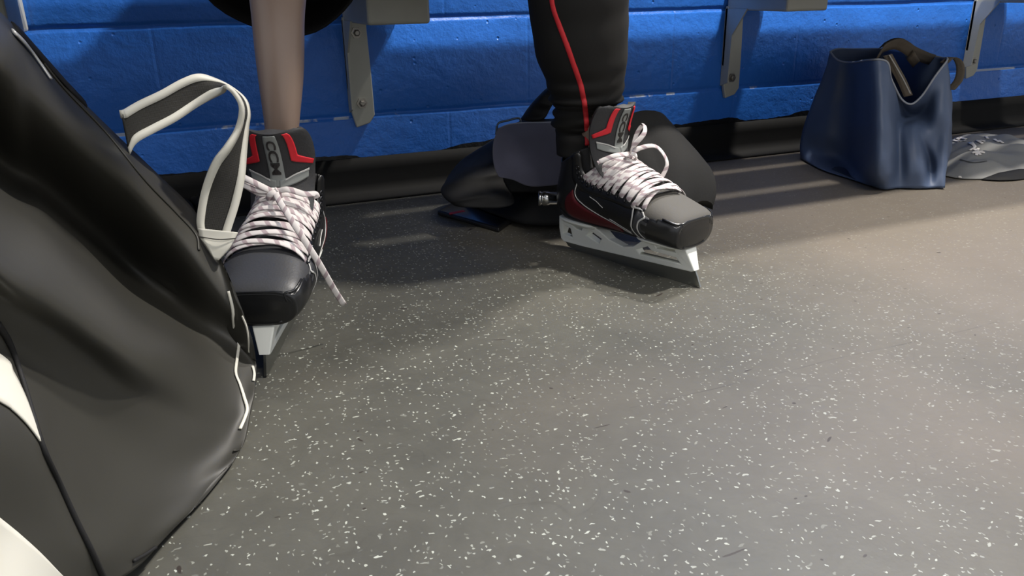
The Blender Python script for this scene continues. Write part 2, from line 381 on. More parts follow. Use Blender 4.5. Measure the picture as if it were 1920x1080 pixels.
# bump: rolled paint, pits, vertical joints
nb = N_(t, 'ShaderNodeTexNoise', Scale=38.0, Detail=6.0, Roughness=.62); L(tc.outputs['Object'], nb.inputs['Vector'])
vb = N_(t, 'ShaderNodeTexVoronoi', Scale=24.0); L(tc.outputs['Object'], vb.inputs['Vector'])
pg = N_(t, 'ShaderNodeMapRange'); pg.inputs[1].default_value = .0; pg.inputs[2].default_value = .10; pg.inputs[3].default_value = -1.0; pg.inputs[4].default_value = 0; L(vb.outputs['Distance'], pg.inputs[0])
ad = N_(t, 'ShaderNodeMath', operation='ADD'); L(nb.outputs['Fac'], ad.inputs[0]); L(pg.outputs[0], ad.inputs[1])
# vertical joints every 0.4 m, staggered by course
dv = N_(t, 'ShaderNodeMath', operation='MULTIPLY_ADD'); L(sx.outputs['Z'], dv.inputs[0]); dv.inputs[1].default_value = 5.0; dv.inputs[2].default_value = .1
fo = N_(t, 'ShaderNodeMath', operation='FLOOR'); L(dv.outputs[0], fo.inputs[0])
hf = N_(t, 'ShaderNodeMath', operation='MULTIPLY'); L(fo.outputs[0], hf.inputs[0]); hf.inputs[1].default_value = .5
xx = N_(t, 'ShaderNodeMath', operation='MULTIPLY_ADD'); L(sx.outputs['X'], xx.inputs[0]); xx.inputs[1].default_value = 2.5; L(hf.outputs[0], xx.inputs[2])
fr = N_(t, 'ShaderNodeMath', operation='FRACT'); L(xx.outputs[0], fr.inputs[0])
s5 = N_(t, 'ShaderNodeMath', operation='SUBTRACT'); L(fr.outputs[0], s5.inputs[0]); s5.inputs[1].default_value = .5
a5 = N_(t, 'ShaderNodeMath', operation='ABSOLUTE'); L(s5.outputs[0], a5.inputs[0])
vj = N_(t, 'ShaderNodeMapRange'); vj.inputs[1].default_value = .0; vj.inputs[2].default_value = .013; vj.inputs[3].default_value = -.25; vj.inputs[4].default_value = 0; L(a5.outputs[0], vj.inputs[0])
a6 = N_(t, 'ShaderNodeMath', operation='ADD'); L(ad.outputs[0], a6.inputs[0]); L(vj.outputs[0], a6.inputs[1])
bp = N_(t, 'ShaderNodeBump', Strength=.75, Distance=.0038); L(a6.outputs[0], bp.inputs['Height']); L(bp.outputs[0], b.inputs['Normal'])
# mesh: joints pressed into the face, edges slightly wavy
prof = [(0, 0)]
for z in JZ:
    prof += [(z-.010, 0), (z-.006, .0012), (z-.003, .005), (z, .0065), (z+.003, .005), (z+.006, .0012), (z+.010, 0)]
prof += [(2.65, 0)]
nx = 340; vs = []; from mathutils import noise
for (z, d) in prof:
    for i in range(nx):
        x = -2.5+8.5*i/(nx-1)
        dz = .0022*noise.noise(Vector((x*5, z*3, 0)))+.0012*noise.noise(Vector((x*22, z*3, 4)))
        k = .7+.6*noise.noise(Vector((x*4, z*2, 7)))
        vs.append((x, WY+d*max(.25, k)+.0015*noise.noise(Vector((x*6, z*6, 2))), z+(dz if d or (0 < z < 2.6) else 0)))
nf = len(vs); fs = grid_faces(len(prof), nx)
vs += [(-2.5, WY+.14, 0), (6.0, WY+.14, 0), (6.0, WY+.14, 2.65), (-2.5, WY+.14, 2.65)]
fs += [(nf, nf+1, nf+2, nf+3)]
wl = mesh('wall_back', vs, fs, wm); tag(wl, kind='structure')
# rubber cove base with a rounded toe
cv = [(.0, .085), (.004, .086), (.006, .06), (.008, .03), (.014, .014), (.03, .006), (.05, .0035), (.052, 0)]
vs = []; nx = 160
for (dy, z) in cv:
    for i in range(nx):
        x = -2.5+8.5*i/(nx-1)
        vs.append((x, WY-.002-dy-.002*noise.noise(Vector((x*3, dy*30, 1))), z))
bb = mesh('baseboard_back', vs, grid_faces(len(cv), nx), RUBB); tag(bb, kind='structure')
solid(bb, .003, 1)
ceil = box('ceiling', (-2.5, -2.6, 2.66), (6.0, WY+.14, 2.74), mat('ceiling_paint', srgb(200, 200, 195), .8)); tag(ceil, kind='structure')
# ------------------------------------------------------------------ bench on wall brackets
def bracket_at(root, pxl, pxr, ytop_px, pyb, full=True):
    pass
YF = WY-.225                                         # front end of the arms
fa = PW(690, 48, YF); fb = PW(808, 48, YF)
ARMZ = fa.z; ARMW = fb.x-fa.x
bench = empty('bench', (fa.x, WY-.2, 0), 'wall-hung bench on galvanised steel brackets above the floor at the blue block wall', 'bench')
def bracket(xl, plate=True):
    """xl: left side of the arm"""
    ar = []
    # arm: folded sheet, deep at the wall and shallow at the front, with a closed end
    y1 = WY-.003; z0 = ARMZ; z1 = ARMZ+.068
    h = .0
    V = [(xl, YF, z0), (xl+ARMW, YF, z0), (xl+ARMW, y1, z0), (xl, y1, z0), (xl, YF, z1), (xl+ARMW, YF, z1), (xl+ARMW, y1, z1), (xl, y1, z1)]
    o = mesh('bracket', V, [(0,3,2,1),(4,5,6,7),(0,1,5,4),(1,2,6,5),(2,3,7,6),(3,0,4,7)], GALV, bench, smooth=False)
    bevel(o, .006, 3)
    # wall plate: a bent strip with gusset side, running down the wall
    px = xl-.002; zb = .168; w = .05
    prof = [(px, z0+.01), (px+w, z0+.01), (px+w, z0-.02), (px+w+.003, .26), (px+w+.004, zb+.012), (px+w-.008, zb-.004), (px+.012, zb-.012), (px+.004, zb+.02), (px, .24)]
    n = len(prof); vs = [(x, WY-.012, z) for x, z in prof]+[(x, WY-.001, z) for x, z in prof]
    fs = [tuple(range(n)), tuple(range(n, 2*n))[::-1]]+[(i, i+n, (i+1) % n+n, (i+1) % n) for i in range(n)]
    pl = mesh('wall_plate', vs, fs, GALV, o, smooth=False); bevel(pl, .002)
    # side flange standing off the wall, with a sloping corner up to the arm
    fl_ = [(WY-.001, zb+.02), (WY-.03, zb+.03), (WY-.034, z0-.06), (WY-.085, z0+.004), (WY-.001, z0+.004)]
    n = len(fl_); vs = [(px, y, z) for y, z in fl_]+[(px+.004, y, z) for y, z in fl_]
    fs = [tuple(range(n)), tuple(range(n, 2*n))[::-1]]+[(i, i+n, (i+1) % n+n, (i+1) % n) for i in range(n)]
    f2 = mesh('flange', vs, fs, GALV, o, smooth=False)
    for z in (z0-.022, .208):
        c = Vector((px+.027, WY-.012, z)); rs = []
        for (dy, r) in ((0, .012), (.003, .012), (.0031, .0072), (.009, .007), (.0105, .0045)):
            rs.append([c+Vector((r*math.cos(a*math.pi/3), -dy, r*math.sin(a*math.pi/3))) for a in range(6)])
        loft('bolt', rs, BOLT, o, smooth=False)
XA = PW(690, 48, YF).x; SPC = PW(1475, 25, YF).x-XA
for k in (-1, 0, 1, 2): bracket(XA+SPC*k*(.955 if k == 2 else 1) if k >= 0 else XA-.70)
x0, x1 = -2.0, 4.5
for k, (ya, yb) in enumerate(((WY-.60, WY-.34), (WY-.32, WY-.072))):
    o = box('seat_board', (x0, ya, ARMZ+.0685), (x1, yb, ARMZ+.100), WOOD, bench, bev=.004)
print('arm z', ARMZ, 'armw', ARMW, 'bracket x', PW(18, 48, YF).x-ARMW, fa.x, PW(1475, 48, YF).x)
# ------------------------------------------------------------------ hockey skates
# bow loops and free ends as offsets from the knot (x towards the toe, y to the side, z up)
BOWS = {False: [
    [(0, 0, 0), (.012, -.006, .016), (.020, .010, .036), (.006, .024, .046), (-.004, .020, .030), (.0, .006, .006)],
    [(0, 0, 0), (.008, .014, .010), (.026, .034, .012), (.044, .040, -.012), (.040, .030, -.038), (.030, .030, -.050)],
    [(0, 0, 0), (.006, -.016, .004), (.0, -.034, .004), (-.014, -.050, -.004), (-.020, -.052, -.008)],
    [(0, 0, 0), (.012, -.004, -.020), (.034, -.008, -.044), (.052, -.010, -.060), (.070, -.014, -.072)]],
 True: [
    [(0, 0, 0), (.006, .016, .012), (.004, .040, .026), (-.004, .052, .036), (-.002, .046, .020), (.004, .020, .002), (0, 0, 0)],
    [(0, 0, .003), (.006, .020, .006), (.004, .044, .016), (-.002, .054, .012), (-.004, .054, .002)],
    [(0, 0, 0), (.006, -.018, .006), (.002, -.038, -.002), (-.004, -.050, -.004), (-.006, -.052, -.010)],
    [(0, 0, .004), (.026, -.012, -.004), (.058, -.036, -.026), (.070, -.060, -.066), (.058, -.074, -.112), (.046, -.082, -.140)]]}
#        Bx     Bz    Tx    Tz    w     exponent
RG = [(.1290, .070, .1310, .094, .030, 3.0),
      (.1250, .066, .1290, .104, .041, 3.2),
      (.1120, .065, .1180, .112, .049, 2.9),
      (.0880, .064, .0960, .120, .0525, 2.6),
      (.0600, .063, .0720, .129, .053, 2.4),
      (.0280, .062, .0480, .139, .051, 2.3),
      (-.0080, .061, .0260, .150, .047, 2.2),
      (-.0500, .059, .0060, .159, .043, 2.2),
      (-.0950, .058, -.0080, .167, .041, 2.2),
      (-.1330, .061, -.0180, .173, .039, 2.2),
      (-.1520, .077, -.0250, .179, .038, 2.1),
      (-.1560, .098, -.0300, .185, .038, 2.0),
      (-.1500, .122, -.0330, .191, .039, 2.0),
      (-.1430, .146, -.0350, .197, .041, 2.0),
      (-.1410, .168, -.0360, .202, .043, 2.0)]
def SP(k, th, off=0.0, bend=1):
    """point on the boot shell; th = 0 at the instep line, + towards the left side"""
    bx, bz, tx, tz, w_, ex = tab(RG, k)
    c, s = math.cos(th), math.sin(th)
    pc = math.copysign(abs(c)**(2/ex), c); ps = math.copysign(abs(s)**(2/ex), s)
    hx, hz = (tx-bx)/2, (tz-bz)/2; hl = math.hypot(hx, hz)
    nar = 1.0 if pc > -0.2 else 1-.18*(abs(pc)-.2)          # the sole a little narrower than the upper
    cv = .004*math.sin(min(k, 8)/8*math.pi)*bend             # banana curve of the last
    return Vector(((tx+bx)/2+(hx+hx/hl*off)*pc, cv+(w_*nar+off)*ps, (tz+bz)/2+(hz+hz/hl*off)*pc))
def SN(k, th):
    a = SP(k, th+.03)-SP(k, th-.03); b = SP(k+.08, th)-SP(k-.08, th)
    n = a.cross(b).normalized(); c = SP(k, 0).lerp(SP(k, math.pi), .5)
    return n if n.dot(SP(k, th)-c) > 0 else -n
def OPEN(k):                                                   # half opening angle of the eyestay
    return tab([(.95,), (1.0,), (1.05,), (1.1,), (1.14,), (1.18,), (1.21,), (1.23,), (1.25,), (1.26,), (1.27,)], k-4)[0]
# tongue centre line
TG = [(.0780, .1250, .034), (.0500, .1370, .038), (.0280, .1480, .040), (.0100, .1570, .041), (-.0060, .1650, .041), (-.0180, .1740, .042), (-.0250, .1860, .043),
      (-.0280, .2010, .045), (-.0250, .2200, .048), (-.0190, .2400, .047), (-.0130, .2540, .041), (-.0110, .2590, .030)]
def TP(v, s, off=0.0):
    """tongue surface: v row, s in -1..1 across"""
    x, z, w_ = tab(TG, v); x2, z2, _ = tab(TG, min(v+.2, 11)); x1, z1, _ = tab(TG, max(v-.2, 0))
    t_ = Vector((x2-x1, 0, z2-z1)).normalized(); n = Vector((t_.z, 0, -t_.x))      # forward normal
    cur = .46
    back = cur*w_*s*s*1.0
    return Vector((x, 0, z))+n*(off-back)+Vector((0, w_*s, 0))
def skate(name, heel, toe, label, mirror, lean, dyaw=0, pitch=0):
    """heel / toe = floor contact of the runner"""
    d = (toe-heel); rz = math.atan2(d.y, d.x)
    mid = heel.lerp(toe, .5)
    root = empty(name, (0, 0, 0), label, 'ice skate', 'pair of laced hockey skates')
    root.rotation_euler = (lean, pitch, rz+dyaw)
    root.location = (mid.x, mid.y, 0)
    m = -1 if mirror else 1
    def Q(v): return Vector((v[0], v[1]*m, v[2]))
    def part(nm, vs, fs, mt, par=root, **k): return mesh(nm, [Q(v) for v in vs], fs, mt, par, world=False, **k)
    # --- runner
    pf = [(-.146, .012), (-.138, .004), (-.115, 0), (.118, 0), (.138, .0008), (.1470, .002), (.1400, .018), (.132, .034), (-.128, .026), (-.142, .022)]
    n = len(pf); vs = [(x, -.0016, z) for x, z in pf]+[(x, .0016, z) for x, z in pf]
    fs = [tuple(range(n)), tuple(range(n, 2*n))[::-1]]+[(i, i+n, (i+1) % n+n, (i+1) % n) for i in range(n)]
    part('runner', vs, fs, STEEL, smooth=False)
    # --- holder: profile with windows, wider at the sole
    cu = bpy.data.curves.new('holder', 'CURVE'); cu.dimensions = '2D'; cu.fill_mode = 'BOTH'
    def spl(pts):
        s = cu.splines.new('POLY'); s.points.add(len(pts)-1); s.use_cyclic_u = True
        for p, q in zip(s.points, pts): p.co = (q[0], q[1], 0, 1)
    spl([(-.153, .016), (-.155, .036), (-.150, .0595), (-.075, .0595), (-.058, .053), (-.035, .040), (-.005, .034), (.018, .040), (.038, .055), (.05, .065), (.118, .0675), (.1225, .066), (.138, .027), (.132, .0240), (.0, .0175), (-.10, .0125), (-.146, .0115)])
    spl([(-.147, .026), (-.143, .044), (-.126, .040), (-.123, .023)][::-1])
    spl([(-.133, .0550), (-.092, .0540), (-.099, .0425), (-.110, .0425)][::-1])
    spl([(-.088, .036), (-.078, .047), (-.053, .037), (-.060, .027)][::-1])
    spl([(.024, .036), (.048, .047), (.056, .041), (.104, .041), (.112, .033), (.030, .029)][::-1])
    spl([(.062, .057), (.098, .060), (.104, .050), (.066, .048)][::-1])
    cu.extrude = .0085; cu.bevel_depth = .002; cu.bevel_resolution = 2; cu.offset = -.002
    to = bpy.data.objects.new('tmp', cu); COL.objects.link(to)
    me = bpy.data.meshes.new_from_object(to.evaluated_get(bpy.context.evaluated_depsgraph_get())); bpy.data.objects.remove(to)
    vs = []
    for v in me.vertices:
        x, z, y = v.co; f = .5+(max(0, z-.016)/.046)**1.3*.85
        vs.append((x, y*f, z))
    h = part('blade_holder', vs, [tuple(p.vertices) for p in me.polygons], PLAST, smooth=False)
    # flanges that spread under the sole
    for (xa, xb, wa, wb, z) in ((-.150, -.060, .024, .030, .0590), (.030, .122, .038, .034, .0650)):
        rs = []
        for zz, sc in ((z-.008, .62), (z-.003, .92), (z+.001, 1.0)):
            ring = []
            for a in range(28):
                an = 2*math.pi*a/28; c, s = math.cos(an), math.sin(an)
                x = (xa+xb)/2+(xb-xa)/2*math.copysign(abs(c)**.7, c)*(.97 if sc < 1 else 1)
                ww = lerp(wa, wb, (x-xa)/(xb-xa))*sc
                ring.append(Q((x, ww*math.copysign(abs(s)**.7, s), zz)))
            rs.append(ring)
        loft('holder_flange', rs, PLAST, h, world=False)
    # --- shell: quarters
    ks = [3.1+(13.9-3.1)*i/44 for i in range(45)]; NT = 44
    vs = []
    for k in ks:
        o = OPEN(max(k, 4)); 
        if k < 4.6: o = lerp(1.25, o, (k-3.1)/1.5)
        for j in range(NT+1):
            f = j/NT; th = o+(2*math.pi-2*o)*f
            kk = k
            # collar: ears high at the front, dip at the ankle, tendon guard at the back
            if k > 12:
                dip = math.cos((f-.5)*2*math.pi*1.0)           # 1 at the back, -1 at front edges
                side = math.sin(math.pi*min(f, 1-f)*2)
                kk = 12+(k-12)*(1.0-.30*side+.15*max(0, dip))
            p = SP(kk, th)
            vs.append(p)
    qo = part('boot_quarter', vs, grid_faces(len(ks), NT+1), BOOT)
    solid(qo, .0035, 1)
    qo['label'] = 'black boot shell with dark red side panels'
    # rounded ear of the eyestay + eyestay band
    for sg in (1, -1):
        vs = []; n = 40
        for i in range(n):
            k = 4.1+(13.75-4.1)*i/(n-1); o = OPEN(k)
            end = max(0, (k-13.1)/.65); wd = .34*(math.sqrt(max(0, 1-end*end*.9)))*(1 if k > 5.2 else lerp(.4, 1, (min(k, 5.2)-4.1)/1.1))
            for j in range(5):
                th = o-.03+wd*j/4+.10*end
                vs.append(SP(k, sg*th, .0048 if 0 < j < 4 else .0030))
        e = part('eyestay', vs, grid_faces(n, 5), BOOT, qo); solid(e, .001, 0)
        for i in range(12):
            k = 4.15+i*.68; th = sg*(OPEN(k)+.10); c = SP(k, th, .0055); nn = SN(k, th); u = nn.orthogonal().normalized(); v_ = nn.cross(u)
            rs = [[Q(c+(u*math.cos(a*math.pi/5)+v_*math.sin(a*math.pi/5))*r+nn*h_) for a in range(10)] for r, h_ in ((.0042, -.001), (.0042, .0008), (.0022, .001), (.0020, -.001))]
            loft('eyelet', rs, EYEL, qo, world=False, cap=(False, True))
        # piping lines and red flash on each quarter
        def line(pts, wid, mt, nm='trim_line', off=.0042):
            c = cr([(a, b, 0) for a, b in pts], 30); P = [SP(q.x, sg*q.y, off) for q in c]; Nn = [SN(q.x, sg*q.y) for q in c]
            P = [Q(p) for p in P]; Nn = [Q(p) for p in Nn]
            v2, f2, u2 = sweep(P, Nn, wid, .0006, 6); mesh(nm, v2, f2, mt, qo, world=False)
        line([(10.4, 1.42), (9.9, 1.46), (9.3, 1.60), (8.0, 1.74), (6.8, 1.90), (5.6, 2.06), (4.7, 2.25)], .0011, SILV)
        line([(10.5, 1.34), (10.0, 1.37), (9.6, 1.45)], .0008, SILV)
        line([(6.2, 1.90), (5.6, 1.98), (5.0, 2.08), (4.5, 2.25)], .0011, SILV)
        line([(8.0, 1.50), (7.4, 1.54), (6.8, 1.62)], .0007, SILV)
        line([(9.4, 2.75), (8.6, 2.66), (7.6, 2.62)], .0009, SILV)
        line([(9.8, 2.9), (8.9, 2.82), (8.0, 2.80), (7.4, 2.86)], .0009, SILV)
        vs = []; n = 26
        for i in range(n):
            k = 5.4+(9.7-5.4)*i/(n-1); a = tab([(2.14,), (1.98,), (1.84,), (1.72,), (1.60,)], 4*i/(n-1))[0]; b_ = a+.74*math.sin(math.pi*(i+1)/(n+1))**.5
            for j in range(7): vs.append(SP(k, sg*lerp(a, b_, j/6), .0040))
        r_ = part('side_panel', vs, grid_faces(n, 7), DRED, qo); solid(r_, .0006, 0)
        # silver vent wedge between toe cap and quarter
        vs = []
        for i in range(8):
            k = 3.55+1.0*i/7
            for j in range(5):
                th = lerp(1.25+.25*i/7*0, 2.25, j/4)-.10*i/7
                vs.append(SP(k+.25*(j/4-.5), sg*th, .0052))
        wv_ = part('side_wedge', vs, grid_faces(8, 5), VAMPD, qo); solid(wv_, .001, 0)
        line([(3.75, 1.30), (4.1, 1.55), (4.0, 1.85), (3.7, 2.15)], .0016, SILV, off=.0064)
        line([(4.75, 1.15), (4.6, 1.45), (4.5, 1.8), (4.15, 2.2)], .0016, SILV, off=.0064)
        line([(3.75, 1.30), (4.2, 1.10), (4.75, 1.15)], .0016, SILV, off=.0060)
    # sole plate
    vs = []
    for i in range(34):
        k = .4+(9.6-.4)*i/33
        for j in range(9):
            vs.append(SP(k, lerp(2.45, 2*math.pi-2.45, j/8), .002))
    so = part('outsole', vs, grid_faces(34, 9), BOOT); solid(so, .003, 1)
    # vamp (dark fabric over the toes, under the tongue)
    vs = []
    for i in range(24):
        k = .6+(5.2-.6)*i/23
        for j in range(21):
            vs.append(SP(k, lerp(-1.4, 1.4, j/20), .0035 if k < 4 else lerp(.0035, -.004, (k-4)/1.2)))
    vp = part('vamp', vs, grid_faces(24, 21), VAMPL if not mirror else VAMPD); solid(vp, .003, 0)
    # toe cap: shell round the front, top edge with a crease
    vs = []; NK = 40
    LIM = lambda k: 0 if k < .75 else (min(1.0, (k-.75)*2.6) if k < 2.4 else 1.0+.22*(k-2.4))
    for i in range(NK):
        f = i/(NK-1); k = .02+3.9*f
        for j in range(49):
            th = lerp(-math.pi, math.pi, j/48)
            # leave the top open behind the front rim
            lim = LIM(k)
            if abs(th) < lim: th = math.copysign(lim, th if th else 1) if j != 24 else lim
            off = .0045+.0012*math.exp(-((k-.75)/.2)**2)
            vs.append(SP(max(k, .0), th, off))
    # remove the zero-width faces across the opening
    fs = []
    for f_ in grid_faces(NK, 49):
        pts = [vs[a] for a in f_]
        k1 = .02+3.9*(f_[0]//49)/(NK-1); j = f_[0] % 49; th = lerp(-math.pi, math.pi, (j+.5)/48)
        lim = LIM(k1)
        if abs(th) < lim: continue
        fs.append(f_)
    fs.append(tuple(range(48)))
    tcp = part('toe_cap', vs, fs, CAPB); solid(tcp, .002, 0)
    # two moulded ridges
    for sg in (1, -1):
        c = [(2.6, 1.02), (1.4, .95), (.80, .72), (.45, .80), (.1, 1.1)]
        q = cr([(a, b, 0) for a, b in c], 20)
        v2, f2, u2 = sweep([Q(SP(p.x, sg*p.y, .0062)) for p in q], [Q(SN(p.x, sg*p.y)) for p in q], .0016, .0012, 8)
        mesh('toe_cap_ridge', v2, f2, CAPB, tcp, world=False)
    # --- tongue
    vs = []; NV, NS = 44, 17
    for i in range(NV):
        v = 11*i/(NV-1)
        for j in range(NS):
            s = lerp(-1, 1, j/(NS-1)); vs.append(TP(v, s, .0))
    to_ = part('tongue', vs, grid_faces(NV, NS), TONG); solid(to_, .012 if True else 0, 1)
    # make sure the padding grows to the back of the leg, not the front
    for mdf in to_.modifiers: mdf.offset = -1
    nb_ = bmesh.new(); nb_.from_mesh(to_.data); nb_.normal_update()
    av = sum((f.normal.x for f in nb_.faces))/len(nb_.faces)
    if av < 0: bmesh.ops.reverse_faces(nb_, faces=nb_.faces); nb_.to_mesh(to_.data)
    nb_.free(); bevel(to_, .003, 2)
    def tstrip(nm, A, B, mt, off, n=24, m_=5, th_=.0008):
        a = cr([(p[0], p[1], 0) for p in A], n); b2 = cr([(p[0], p[1], 0) for p in B], n); vs = []
        for i in range(n):
            for j in range(m_+1):
                q = a[i].lerp(b2[i], j/m_); vs.append(TP(q.x, q.y, off))
        o = part(nm, vs, grid_faces(n, m_+1), mt, to_); solid(o, th_, 0); return o
    tstrip('tongue_panel', [(6.0, -.30), (6.9, -.22), (8.2, -.20), (10.5, -.20)], [(6.0, .30), (6.9, .22), (8.2, .20), (10.5, .20)], TGREY, .0012)
    for sg in (1, -1):
        tstrip('tongue_chevron', [(5.8, sg*.05), (6.3, sg*.50), (6.75, sg*.84)], [(6.6, sg*.05), (6.9, sg*.42), (7.15, sg*.84)], TGREY, .0018)
        tstrip('tongue_chevron_edge', [(6.55, sg*.22), (6.95, sg*.50), (7.15, sg*.86)], [(6.7, sg*.22), (7.06, sg*.50), (7.27, sg*.86)], SILV, .0026)
        tstrip('red_flash', [(10.6, sg*.62), (9.9, sg*.61), (9.2, sg*.60), (8.4, sg*.60), (8.25, sg*.63), (8.0, sg*.78), (7.7, sg*.97)], [(10.6, sg*.44), (9.9, sg*.43), (9.2, sg*.42), (8.15, sg*.42), (7.95, sg*.46), (7.7, sg*.70), (7.45, sg*.94)], RED, .0016)
    tv = []
    tl = [(0, 1), (.15, 1)]
    # lettering down the tongue panel
    cu = bpy.data.curves.new('t', 'FONT'); cu.body = 'CCM'; cu.size = 1; cu.space_character = .95; cu.offset = .02; cu.extrude = 0; cu.resolution_u = 4
    to2 = bpy.data.objects.new('tmp', cu); COL.objects.link(to2)
    me = bpy.data.meshes.new_from_object(to2.evaluated_get(bpy.context.evaluated_depsgraph_get())); bpy.data.objects.remove(to2)
    bm_ = bmesh.new(); bm_.from_mesh(me)
    bmesh.ops.triangulate(bm_, faces=bm_.faces); bmesh.ops.subdivide_edges(bm_, edges=bm_.edges, cuts=1)
    xs = [v.co.x for v in bm_.verts]; ys = [v.co.y for v in bm_.verts]; x0_, x1_, y0_, y1_ = min(xs), max(xs), min(ys), max(ys)
    vs = []
    for v in bm_.verts:
        a = (v.co.x-x0_)/(x1_-x0_); c_ = (v.co.y-y0_)/(y1_-y0_)
        vs.append(TP(9.7-2.6*a, (c_-.5)*.26*m*(1), .0022))          # reads downwards
    fs = [tuple(q.index for q in f.verts) for f in bm_.faces]; bm_.free()
    tx = part('tongue_lettering', vs, fs, BOOT, to_, smooth=False); solid(tx, .0008, 0)
    # inner liner: padded collar inside the shell
    vs = []
    for i in range(12):
        k = 10.5+3.5*i/11
        for j in range(31):
            f = j/30; o = 1.0; th = o+(2*math.pi-2*o)*f; kk = k if k < 12 else 12+(k-12)*(1.05-.28*math.sin(math.pi*min(f, 1-f)*2)+.1)
            vs.append(SP(min(kk, 14), th, -.004))
    li = part('liner', vs, grid_faces(12, 31), LINER); solid(li, .006, -1)
    # --- laces
    def lace(nm, path, nrm, hw=.0043, ht=.0011, par=None, mt=LACE):
        P = [Q(p) for p in path]; Nn = [Q(p) for p in nrm]
        v2, f2, u2 = sweep(P, Nn, hw, ht, 8); return mesh(nm, v2, f2, mt, par or root, world=False, uv=u2)
    lc = None
    def bulge(k, th):
        o = OPEN(k); return .0062+.0065*math.cos(th/o*math.pi/2)
    rng = random.Random(3+mirror)
    for i in range(9):
        k0 = 4.1+i*.64; k1 = k0+.60
        for sg in (1, -1):
            P = []; Nn = []; n = 22; jit = rng.uniform(-.08, .08); lift = (.0016 if (sg > 0) == (i % 2 == 0) else -.0004)
            for q in range(n):
                f = q/(n-1); k = lerp(k0, k1, f)+jit*math.sin(math.pi*f); o = OPEN(k)+.12
                th = sg*lerp(-o, o, f)
                P.append(SP(k, th, bulge(k, min(abs(th), OPEN(k)))+lift*math.sin(math.pi*f)-(.0035 if q in (0, n-1) else 0)))
                Nn.append(SN(k, th))
            if lc is None: lc = lace('laces', P, Nn, par=root)
            else: lace('lace_row', P, Nn, par=lc)
    K = lambda x, y, z: Vector((x, y, z))
    def kn(k, off): return SP(k, 0, off)
    c0 = kn(8.9, .018)                                        # knot on the front of the ankle
    fwd = Vector((.80, 0, .6)).normalized(); up = Vector((-.6, 0, .8)).normalized()
    def rib(nm, pts, hw=.0040, ht=.0013, n=30, nr=None, mt=LACE):
        P = cr([c0+Vector(q) for q in pts], n)
        lace(nm, P, [nr or fwd]*n, hw, ht, lc, mt)
    rib('knot', [(0, -.010, -.004), (.008, -.002, .003), (.009, .006, -.002), (.002, .008, -.009), (-.001, 0, -.004), (.006, -.005, .006)], .0042, .0018)
    # --- per skate bows and ends (b > 0 is the skate's own left, mirrored for its partner)
    for pts in BOWS[mirror]:
        rib('lace_loop' if len(pts) > 4 else 'lace_end', pts, .0040, .0012)
    if not mirror:                                             # one strand pulled across the bottom of the lacing
        P = [SP(lerp(4.75, 3.9, f), lerp(-1.18, .35, f), .010+.008*math.sin(math.pi*f)) for f in np.linspace(0, 1, 16)]
        lace('lace_end', P, [SN(lerp(4.75, 3.9, f), lerp(-1.18, .35, f)) for f in np.linspace(0, 1, 16)], .0040, .0012, lc)
    return root
toeR, heelR = PF(1316, 541), PF(1058, 462)
sk_r = skate('ice_skate', heelR, toeR, 'black hockey skate under the black trouser leg, white laces tied, toe pointing right', False, 0.0)
toeL = PF(487, 706); dirL = (PD(560, 400, 1.12)-PD(500, 600, .93)); dirL = (HEAD-SIDE*.02).normalized(); toeL = toeL+SIDE*.008
heelL = toeL+dirL*.285
sk_l = skate('ice_skate', heelL, toeL, 'black hockey skate with red-striped tongue on the bare leg, one lace end dangling', True, 0.0, pitch=.07)
sk_l.location.z = .147*math.sin(.07)
# ------------------------------------------------------------------ the seated skater
def ring_at(cx, cy, hw, D, n=28, sq=1.0, tilt=(0, 0)):
    c = PD(cx, cy, D); e = PD(cx+hw, cy, D); r = (e-c).length
    return c, r
per = empty('person', PF(820, 470), 'seated person, one shin bare, other leg in black track trousers with red piping', 'person')
per.location.z = 0
_q = sk_l.rotation_euler.to_matrix() @ Vector((-.085, 0, .19))+sk_l.location
DL, DR = _q.dot(HEAD)-.012, 1.30
print('ank', pix(_q), DL, pix(sk_r.rotation_euler.to_matrix() @ Vector((-.085, 0, .18))+sk_r.location), (sk_r.rotation_euler.to_matrix() @ Vector((-.085, 0, .18))+sk_r.location).dot(HEAD))
def calf(rows, n=28, depth=1.08):
    R_ = []
    for cx, cy, hw, D in rows:
        c, r = ring_at(cx, cy, hw, D)
        R_.append([c+SIDE*(r*math.cos(2*math.pi*a/n))+HEAD*(r*depth*math.sin(2*math.pi*a/n)) for a in range(n)])
    return R_
def dense(rings, n):
    m = len(rings[0]); cols = [cr([r[j] for r in rings], n) for j in range(m)]
    return [[cols[j][i] for j in range(m)] for i in range(n)]
# bare shin, up over the knee, thigh, pelvis, other thigh, other leg: one skin
axL = [(529, 300, 31, DL+.015), (529, 250, 32, DL+.01), (528, 208, 37, DL+.012), (527, 140, 46, DL+.02), (523, 70, 50.5, DL+.03), (520.5, 0, 53, DL+.035), (519, -70, 55, DL+.03)]
bmv = []; bme = []; rad = []
def addv(p, r): bmv.append(Vector(p)); rad.append(r); return len(bmv)-1
def chain(a, pts):
    for p, r in pts:
        i = addv(p, r); bme.append((a, i)); a = i
    return a
ANK_L = sk_l.location+Vector((0, 0, .16))
kneeL = PD(519, -120, DL+.03); kneeL.z = .53
kneeR = PD(1085, -120, DR+.0); kneeR.z = .56
seat = kneeL.lerp(kneeR, .5); hipc = Vector((seat.x+.03, WY-.20, .60))
hipL = hipc+Vector((-.10, 0, 0)); hipR = hipc+Vector((.10, 0, 0))
pel = addv(hipc+Vector((0, .02, .05)), .12)
def legrows(ax):
    out = []
    for cx, cy, hw, D in ax[::-1]:
        c, r = ring_at(cx, cy, hw, D); out.append((c, r))
    return out
